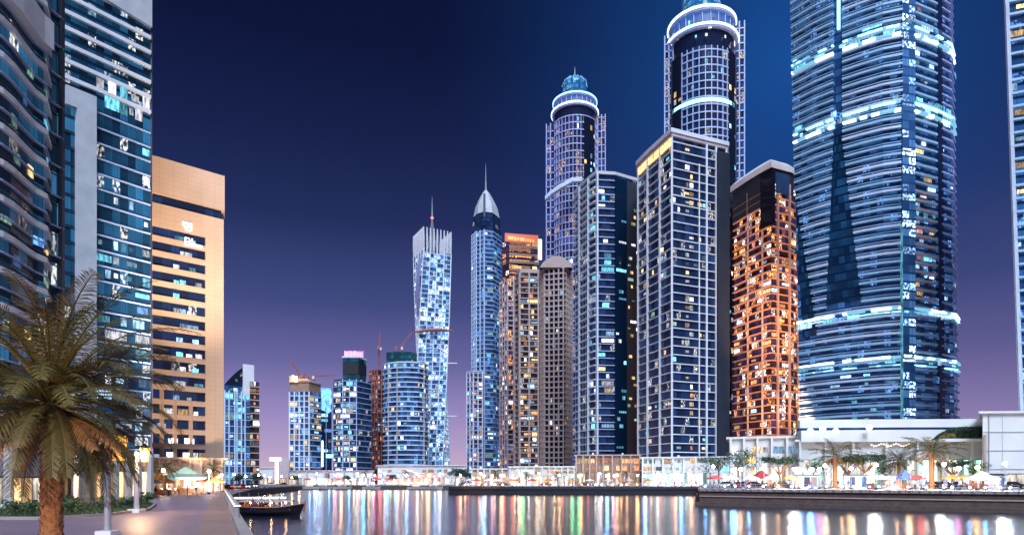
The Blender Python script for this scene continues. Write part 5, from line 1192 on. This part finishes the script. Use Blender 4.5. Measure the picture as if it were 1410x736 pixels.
tent('market_tent', 'small white tent on the promenade near the water corner', 292, 165, GZ, 4, 4, 'canvas_white')
tent('market_tent', 'orange tent on the promenade beside the grey lamp column', 221, 122, GZ, 3.6, 4.2, 'canvas_orange')
tent('market_tent', 'red-topped market tent on the stone quay below the orange-lit tower', 1048, 150, RZ, 4.5, 4, 'canvas_red')
tent('market_tent', 'white market tent on the stone quay below the giant tower', 1196, 132, RZ, 3.6, 3.6, 'canvas_white')
tent('market_tent', 'blue market tent on the stone quay below the giant tower', 1246, 126, RZ, 3.6, 3.6, 'canvas_blue')
tent('market_tent', 'white market tent on the stone quay by the plain white block', 1352, 118, RZ, 4.0, 3.4, 'canvas_white')
def kiosk(label, px, Y, z, cols, w=3.4):
    o = thing('kiosk', label, 'kiosk', (*P(px, Y), z)); link('cabin', MB().box((0, 0, 1.3), (w, 2, 2.6)).mesh('cabin', M['white_wall']), o)
    link('roof', MB().box((0, -.2, 2.7), (w+.5, 2.8, .2)).mesh('roof', M['dark_metal']), o); n = len(cols)
    for i, c in enumerate(cols):
        x = -w/2+w*(i+.5)/n; link('display_panel', MB().box((x, -1.04, 1.35), (w/n*.84, .08, 1.9)).mesh('display_panel', M[c]), o)
    return o
kiosk('kiosk with blue and white lit panels on the stone quay', 1178, 128, RZ, ['win_blue', 'shop_white', 'win_blue'])
kiosk('kiosk with red and white lit panels on the stone quay', 1226, 127, RZ, ['led_red', 'shop_white', 'led_red'], 2.6)
kiosk('violet lit kiosk among the parked cars near the white block', 1362, 122, RZ, ['win_blue', 'led_pink', 'shop_white', 'win_blue'], 4.4)
kiosk('dark kiosk with warm lit hatch below the orange-lit tower', 1108, 134, RZ, ['shop_warm', 'dark_void', 'shop_warm'], 4.2)

# cars
def make_car(col):
    o = thing('parked_car', None, 'car')
    prof = [(-2.15, .35), (2.15, .35), (2.2, .62), (2.05, .82), (1.25, .93), (-1.5, .98), (-2.1, .92), (-2.2, .6)]
    cab = [(1.15, .93), (.45, 1.38), (-.95, 1.42), (-1.75, .97)]
    b = MB(); W = .88
    def ext(pf, w0, w1, bb):
        n = len(pf)
        zs = [p[1] for p in pf]; z0, z1 = min(zs), max(zs)
        wd = lambda z: w0+(w1-w0)*(z-z0)/(z1-z0)
        for i in range(n): a, c = pf[i], pf[(i+1) % n]; bb.face([(a[0], -wd(a[1]), a[1]), (c[0], -wd(c[1]), c[1]), (c[0], wd(c[1]), c[1]), (a[0], wd(a[1]), a[1])])
        bb.face([(p[0], -wd(p[1]), p[1]) for p in pf]); bb.face([(p[0], wd(p[1]), p[1]) for p in pf[::-1]])
    ext(prof, .9, .84, b); rb = MB(); ext([(.35, 1.40), (-.9, 1.44), (-.9, 1.47), (.35, 1.43)], .64, .62, rb)
    link('body', b.mesh('body', M[col]), o); b = MB(); ext(cab, .80, .66, b); link('cabin_glass', b.mesh('cabin_glass', M['car_glass']), o); link('roof', rb.mesh('roof', M[col]), o)
    for x in (-1.35, 1.35):
        for y in (-.82, .82):
            w = link('wheel', MB().tube([(x, y-.11, .33), (x, y+.11, .33)], .33, 14).mesh('wheel', M['tyre']), o); link('rim', MB().tube([(x, y-.12, .33), (x, y+.12, .33)], .19, 10).mesh('rim', M['rim']), w)
    for y in (-.62, .62): link('headlight', MB().box((2.16, y, .7), (.12, .34, .15)).mesh('headlight', M['head_white']), o); link('tail_light', MB().box((-2.17, y, .8), (.1, .34, .14)).mesh('tail_light', M['tail_red']), o)
    return o
CARS = {c: make_car('car_'+c) for c in ('red', 'white', 'black', 'silver')}
r = random.Random(4)
for px in (998, 1018, 1040, 1076, 1300, 1322, 1374, 1396, 1282): c = r.choice(list(CARS)); put(CARS[c], px, 142-(px-965)/445*14+r.uniform(-2, 3), RZ, f'{c} car parked on the stone quay', 'car', 'cars parked on the stone quay', r.choice([0, PI])+r.uniform(-.6, .1))
for px, Y in ((286, 182), (296, 190), (310, 186), (324, 196), (334, 196), (276, 186), (345, 226), (372, 300), (390, 340)): c = r.choice(list(CARS)); put(CARS[c], px, Y+14, GZ, f'{c} car parked beyond the jetty', 'car', 'cars parked beyond the jetty', r.choice([0, PI])+r.uniform(-.4, .4))
for px in (640, 694, 752, 806, 858, 912): c = r.choice(list(CARS)); put(CARS[c], px, 241, CZ, f'{c} car parked on the dark-edged quay', 'car', 'cars parked on the dark-edged quay', r.choice([0, PI]))

# people
def person_mesh(pose, shirt, trousers):
    pts = {'pel': (0, 0, .95, .15), 'wai': (0, 0, 1.12, .135), 'che': (0, .01, 1.36, .165), 'nek': (0, 0, 1.52, .06), 'hed': (0, -.02, 1.62, .095), 'top': (0, 0, 1.72, .085)}
    st = .22 if pose else .03
    for s, n in ((-1, 'l'), (1, 'r')):
        k = s*st
        pts.update({n+'hip': (s*.10, 0, .9, .095), n+'kne': (s*.11, -.5*k-.02, .5, .065), n+'ank': (s*.11, -k, .09, .045), n+'toe': (s*.12, -k-.16, .04, .035),
                    n+'sho': (s*.2, 0, 1.43, .065), n+'elb': (s*.25, .35*k, 1.14, .045), n+'wri': (s*.26, .5*k-.08, .9, .033), n+'han': (s*.26, .5*k-.11, .8, .036)})
    ed = [('pel', 'wai'), ('wai', 'che'), ('che', 'nek'), ('nek', 'hed'), ('hed', 'top')]
    for n in 'lr': ed += [('pel', n+'hip'), (n+'hip', n+'kne'), (n+'kne', n+'ank'), (n+'ank', n+'toe'), ('che', n+'sho'), (n+'sho', n+'elb'), (n+'elb', n+'wri'), (n+'wri', n+'han')]
    keys = list(pts); me = bpy.data.meshes.new('person_cage'); me.from_pydata([pts[k][:3] for k in keys], [(keys.index(a), keys.index(c)) for a, c in ed], [])
    o = bpy.data.objects.new('person_cage', me); COL.objects.link(o); md = o.modifiers.new('s', 'SKIN'); sv = me.skin_vertices[0].data
    for i, k in enumerate(keys): sv[i].radius = (pts[k][3], pts[k][3]*.85); sv[i].use_root = (k == 'pel')
    sd = o.modifiers.new('u', 'SUBSURF'); sd.levels = 1; sd.render_levels = 1
    dg = bpy.context.evaluated_depsgraph_get(); res = bpy.data.meshes.new_from_object(o.evaluated_get(dg)); bpy.data.objects.remove(o); bpy.data.meshes.remove(me)
    res.name = 'person'; res.materials.clear()
    for q in ('skin', shirt, trousers, 'tyre'): res.materials.append(M[q])
    for p in res.polygons:
        c = p.center; p.use_smooth = True
        p.material_index = 3 if c.z < .1 else 2 if c.z < .98 and abs(c.x) < .2 else 1 if c.z < 1.5 and not (abs(c.x) > .2 and c.z < 1.1) else 0
    return res
PEOPLE = []
for pose, sh, tr_, lb in ((0, 'cloth_white', 'cloth_black', 'person in white shirt standing'), (1, 'cloth_red', 'cloth_blue', 'person in red top walking'), (1, 'cloth_black', 'cloth_tan', 'person in black top walking'), (0, 'cloth_blue', 'cloth_tan', 'person in blue top standing')):
    o = thing('person', None, 'person'); link('body', person_mesh(pose, sh, tr_), o)
    hb = MB().lathe([(.102, 1.64), (.105, 1.70), (.08, 1.77), (0, 1.80)], (0, .012, 0), 12); link('hair', hb.mesh('hair', M['hair'], smooth=True), o); PEOPLE.append((o, lb))
r = random.Random(9)
for k in range(34): px = 626+k*10+r.uniform(-4, 4); o, lb = r.choice(PEOPLE); put(o, px, 227+r.uniform(0, 6)-(px-626)*.012, CZ, lb, 'person', 'people strolling on the quays', r.uniform(0, 6.28))
for k in range(20): px = 985+k*21+r.uniform(-6, 6); o, lb = r.choice(PEOPLE); put(o, px, 131-(px-965)/445*26+r.uniform(3, 9), RZ, lb, 'person', 'people strolling on the quays', r.uniform(0, 6.28))
for px, Y in ((232, 112), (246, 124), (270, 118), (278, 130), (300, 140), (214, 105), (258, 108)): o, lb = r.choice(PEOPLE); put(o, px, Y, GZ, lb, 'person', 'people strolling on the promenade', r.uniform(0, 6.28))

# jetty with a lit edge
ja, jb = P(306, 132), P(394, 136); o = thing('jetty', 'pale jetty with a white lit edge reaching out behind the dark boat', 'jetty', (*ja, 1.1)); jp = [ja, jb]
MB().band(jp, .95, 1.5, -2.6, 0).build('deck', M['canvas_white'], o); MB().band(jp, 1.18, 1.42, .003, .1).build('edge_light', M['led_white'], o)
for k in range(6): q = (ja[0]+(jb[0]-ja[0])*(k+.3)/6, ja[1]+.9); MB().tube([(*q, -1.5), (*q, .95)], .16, 8).build('pile', M['dark_metal'], o)
for k in range(6): q = (ja[0]+(jb[0]-ja[0])*(k+.5)/6, ja[1]+1.5); MB().tube([(*q, 1.5), (*q, 2.4)], .05, 6).build('rail_post', M['lamp_pole'], o)

# the dark wooden boat
def make_boat(L, W, H, hullm, trim):
    b = MB(); t = MB(); N = 20; rings = []
    for i in range(N+1):
        u = i/N; x = (u-.5)*L; wv = W/2*(1-abs(2*u-1)**3.2*(.96 if u > .5 else .55)); sh = H+H*.75*max(0, u-.55)**1.6*2.2+H*.35*max(0, .4-u)
        rings.append([(x-(0 if u < .97 else 0), -wv, sh), (x-.35*u*u, -wv*.86, sh*.45), (x-.7*u*u, -wv*.45, -.1), (x-.8*u*u, 0, -.35), (x-.7*u*u, wv*.45, -.1), (x-.35*u*u, wv*.86, sh*.45), (x, wv, sh)])
    for a, c in zip(rings, rings[1:]):
        for k in range(6): b.face([a[k], c[k], c[k+1], a[k+1]])
    b.face(rings[0]); b.face(rings[-1][::-1])
    for sd in (0, 6): t.tube([Vector(q[sd])+Vector((0, 0, .05)) for q in rings], .09, 6)
    dk = MB()
    for a, c in zip(rings, rings[1:]): dk.face([Vector(a[0])*1+Vector((0, .1, -.35)), Vector(c[0])+Vector((0, .1, -.35)), Vector(c[6])+Vector((0, -.1, -.35)), Vector(a[6])+Vector((0, -.1, -.35))])
    return b, t, dk
wx, wy = P(371, 91)
boat = thing('wooden_boat', 'long dark wooden boat moored off the promenade with lit passenger deck', 'boat', (wx, wy, 0), R(4))
b, t, dk = make_boat(9.6, 2.9, 1.15, 'hull_black', 'hull_trim')
link('hull', b.mesh('hull', M['hull_black'], smooth=True), boat); link('gunwale', t.mesh('gunwale', M['hull_trim']), boat); link('deck', dk.mesh('deck', M['wood']), boat)
for x in (-3.4, -1.2, 1.0, 3.0):
    for y in (-1.0, 1.0): link('canopy_post', MB().tube([(x, y, .8), (x, y, 1.98)], .05, 6).mesh('canopy_post', M['wood']), boat)
b = MB()
for i in range(8):
    y0, y1 = -1.25+2.5*i/8, -1.25+2.5*(i+1)/8; f = lambda y: 1.98+.2*(1-(y/1.25)**2)
    b.face([(-3.8, y0, f(y0)), (3.3, y0, f(y0)), (3.3, y1, f(y1)), (-3.8, y1, f(y1))])
link('canopy', b.mesh('canopy', M['beige_frame']), boat)
for x in (-2.6, -1.4, -.2, 1.0, 2.2): link('bench', MB().box((x, 0, 1.05), (.45, 1.9, .12)).box((x-.2, 0, 1.3), (.07, 1.9, .5)).mesh('bench', M['hull_trim']), boat)
for x in (-2.4, .4, 2.4): link('deck_light', MB().lathe([(0, -.11), (.11, 0), (0, .11)], (x, -.6, 1.85), 8).mesh('deck_light', M['globe_warm']), boat)
link('wheelhouse', MB().box((-3.7, 0, 1.45), (1.1, 1.7, 1.3)).mesh('wheelhouse', M['wood']), boat)
link('stem_post', MB().tube([(4.65, 0, .5), (4.95, 0, 2.2)], [.14, .1], 6).mesh('stem_post', M['hull_trim']), boat)
for i, (px, Y) in enumerate(((348, 89.5), (360, 91), (385, 91.5))):
    o, lb = PEOPLE[(i*2+1) % 4]; put(o, px, Y, .78, lb + ' on the boat deck', 'person', 'people aboard the wooden boat', 1.2+i)
for px, Y, lb in ((330, 101, 'small dark dinghy tied to the kerb beyond the wooden boat'), (352, 118, 'low dark skiff moored before the lit jetty')):
    o = thing('dinghy', lb, 'boat', (*P(px, Y), 0), R(-10)); b, t, dk = make_boat(5, 1.7, .6, 0, 0); link('hull', b.mesh('hull', M['hull_black'], smooth=True), o); link('gunwale', t.mesh('gunwale', M['hull_trim']), o); link('deck', dk.mesh('deck', M['wood']), o); link('thwart', MB().box((0, 0, .5), (.3, 1.4, .08)).mesh('thwart', M['wood']), o)
MOT = thing('motor_boat', None, 'boat'); b, t, dk = make_boat(8, 2.6, 1.1, 0, 0)
link('hull', b.mesh('hull', M['canvas_white'], smooth=True), MOT); link('gunwale', t.mesh('gunwale', M['hull_trim']), MOT); link('deck', dk.mesh('deck', M['wood']), MOT)
link('cabin', MB().tube([(-2, 0, 1.5), (1.2, 0, 1.4)], [.9, .6], 8).mesh('cabin', M['canvas_white']), MOT); link('cabin_window', MB().box((-.3, 0, 1.7), (2.2, 1.6, .35)).mesh('cabin_window', M['shop_warm']), MOT)
for px, Y in ((428, 335), (446, 338), (472, 336), (512, 334), (574, 330), (598, 326)): put(MOT, px, Y, 0, 'white motor boat moored along the far shore', 'boat', 'boats moored along the far shore', rnd.uniform(-.3, .3), 1.2)

finish_labels()

# ------------------------------------------------------------------ light
def light(kind, name, loc, energy, col, **k):
    l = bpy.data.lights.new(name, kind); l.energy = energy; l.color = col
    l.specular_factor = 0
    for a, v in k.items(): setattr(l, a, v)
    o = bpy.data.objects.new(name, l); COL.objects.link(o); o.location = loc; return o
def aim(o, t): o.rotation_euler = (Vector(t)-o.location).to_track_quat('-Z', 'Y').to_euler()
sun = light('SUN', 'sky_glow_sun', (0, 0, 100), 5.0, (.66, .79, 1), angle=R(30)); aim(sun, (0-6, 0+66, 100-75))
s = light('SPOT', 'hotel_fill_spot', (-57, 126, 3.2), 105000, (1, .76, .56), spot_size=R(62), spot_blend=.5, shadow_soft_size=.5); aim(s, (-87, 176, 28))  # added spot with no fixture, brightens the hotel wall
s = light('SPOT', 'hotel_fill_spot', (-56, 124, 3.2), 560000, (1, .76, .56), spot_size=R(50), spot_blend=.8, shadow_soft_size=.5); aim(s, (-87, 176, 86))  # second added spot, reaches the hotel's upper wall
s = light('POINT', 'promenade_warm_light', (P(188, 56)[0]+.7, 55.3, GZ+4.6), 1500, (1, .6, .3), shadow_soft_size=.4)
s = light('POINT', 'promenade_warm_light', (-10.5, -1, GZ+5.4), 17000, (1, .66, .36), shadow_soft_size=.3)  # unseen light behind the camera, added to warm the palm
for px, Y in ((1283, 126), (1073, 138), (1150, 141)): light('POINT', 'palm_uplight', (*P(px, Y-1.5), RZ+.6), 1500, (1, .55, .22), shadow_soft_size=.3)
for px in (1094, 1206, 1300, 1384): light('POINT', 'podium_fill_light', (*P(px, 136-(px-965)/445*28), RZ+5.4), 5000, (.95, 1, .98), shadow_soft_size=.4)  # added point lights with no fixture, brighten the podium front
for zt_, e_ in ((16, 330000), (56, 430000), (98, 560000)):
    s = light('SPOT', 'facade_fill_spot', (*P(1101, 196), 7), e_, (1, .52, .28), spot_size=R(40), spot_blend=.7, shadow_soft_size=1); aim(s, (*P(1066, 270), zt_))  # added spots with no fixture, warm the orange-lit tower

w = bpy.data.worlds.new('World'); S.world = w; w.use_nodes = True; nt = w.node_tree; L = nt.links.new; bg = nt.nodes['Background']
tc = nt.nodes.new('ShaderNodeTexCoord'); sp = nt.nodes.new('ShaderNodeSeparateXYZ'); L(tc.outputs['Generated'], sp.inputs[0])
rp = nt.nodes.new('ShaderNodeValToRGB'); cr = rp.color_ramp
stops = [(0, (210, 178, 196)), (.05, (178, 158, 200)), (.104, (150, 136, 190)), (.17, (106, 104, 160)), (.25, (67, 76, 130)), (.36, (36, 47, 94)), (.45, (24, 34, 76)), (.55, (14, 22, 58)), (1, (7, 12, 34))]
while len(cr.elements) < len(stops): cr.elements.new(.5)
for e, (p, c) in zip(cr.elements, stops): e.position = p; e.color = (*lin(c), 1)
L(sp.outputs[2], rp.inputs[0])
# bluer, brighter air round the lit crowns of the tall towers
dt = nt.nodes.new('ShaderNodeVectorMath'); dt.operation = 'DOT_PRODUCT'; L(tc.outputs['Generated'], dt.inputs[0]); dt.inputs[1].default_value = Vector((390, 900, 580)).normalized()
ang = math_node(nt, 'ARCCOSINE', dt.outputs['Value'])
glow_f = math_node(nt, 'POWER', math_node(nt, 'MAXIMUM', math_node(nt, 'SUBTRACT', 1., math_node(nt, 'DIVIDE', ang, R(27))), 0.), 1.75)
mr2 = nt.nodes.new('ShaderNodeMapRange'); mr2.interpolation_type = 'SMOOTHSTEP'; mr2.inputs['From Min'].default_value = .12; mr2.inputs['From Max'].default_value = .4; L(sp.outputs[2], mr2.inputs[0])
mx = nt.nodes.new('ShaderNodeMix'); mx.data_type = 'RGBA'; mx.inputs['B'].default_value = (*lin((25, 78, 152)), 1); L(math_node(nt, 'MULTIPLY', glow_f, mr2.outputs[0]), mx.inputs['Factor']); L(rp.outputs[0], mx.inputs['A'])
# the far side of the sky, away from the glow, is a little darker low down
mr3 = nt.nodes.new('ShaderNodeMapRange'); mr3.interpolation_type = 'SMOOTHSTEP'; mr3.inputs['From Min'].default_value = .25; mr3.inputs['From Max'].default_value = .65; mr3.inputs['To Max'].default_value = .8; L(sp.outputs[0], mr3.inputs[0])
mr4 = nt.nodes.new('ShaderNodeMapRange'); mr4.inputs['From Min'].default_value = .36; mr4.inputs['From Max'].default_value = .14; L(sp.outputs[2], mr4.inputs[0])
mx2 = nt.nodes.new('ShaderNodeMix'); mx2.data_type = 'RGBA'; mx2.blend_type = 'MULTIPLY'; mx2.inputs['B'].default_value = (.62, .62, .68, 1); L(math_node(nt, 'MULTIPLY', mr3.outputs[0], mr4.outputs[0]), mx2.inputs['Factor']); L(mx.outputs['Result'], mx2.inputs['A'])
L(mx2.outputs['Result'], bg.inputs['Color']); bg.inputs['Strength'].default_value = 1

cam = bpy.data.cameras.new('camera'); co = bpy.data.objects.new('camera', cam); COL.objects.link(co); S.camera = co
co.location = (0, 0, CH); co.rotation_euler = (R(90), 0, 0); cam.sensor_width = 36; cam.lens = 36*F/1410; cam.shift_y = (HY-368)/1410; cam.clip_end = 8000; cam.clip_start = .1
S.view_settings.view_transform = 'Standard'; S.view_settings.look = 'None'; S.view_settings.exposure = 0; S.view_settings.gamma = 1
S.cycles.use_denoising = True; S.cycles.max_bounces = 5; S.cycles.diffuse_bounces = 2; S.cycles.glossy_bounces = 3; S.cycles.sample_clamp_indirect = 80; S.cycles.use_adaptive_sampling = True
S.cycles.caustics_reflective = False; S.cycles.caustics_refractive = False
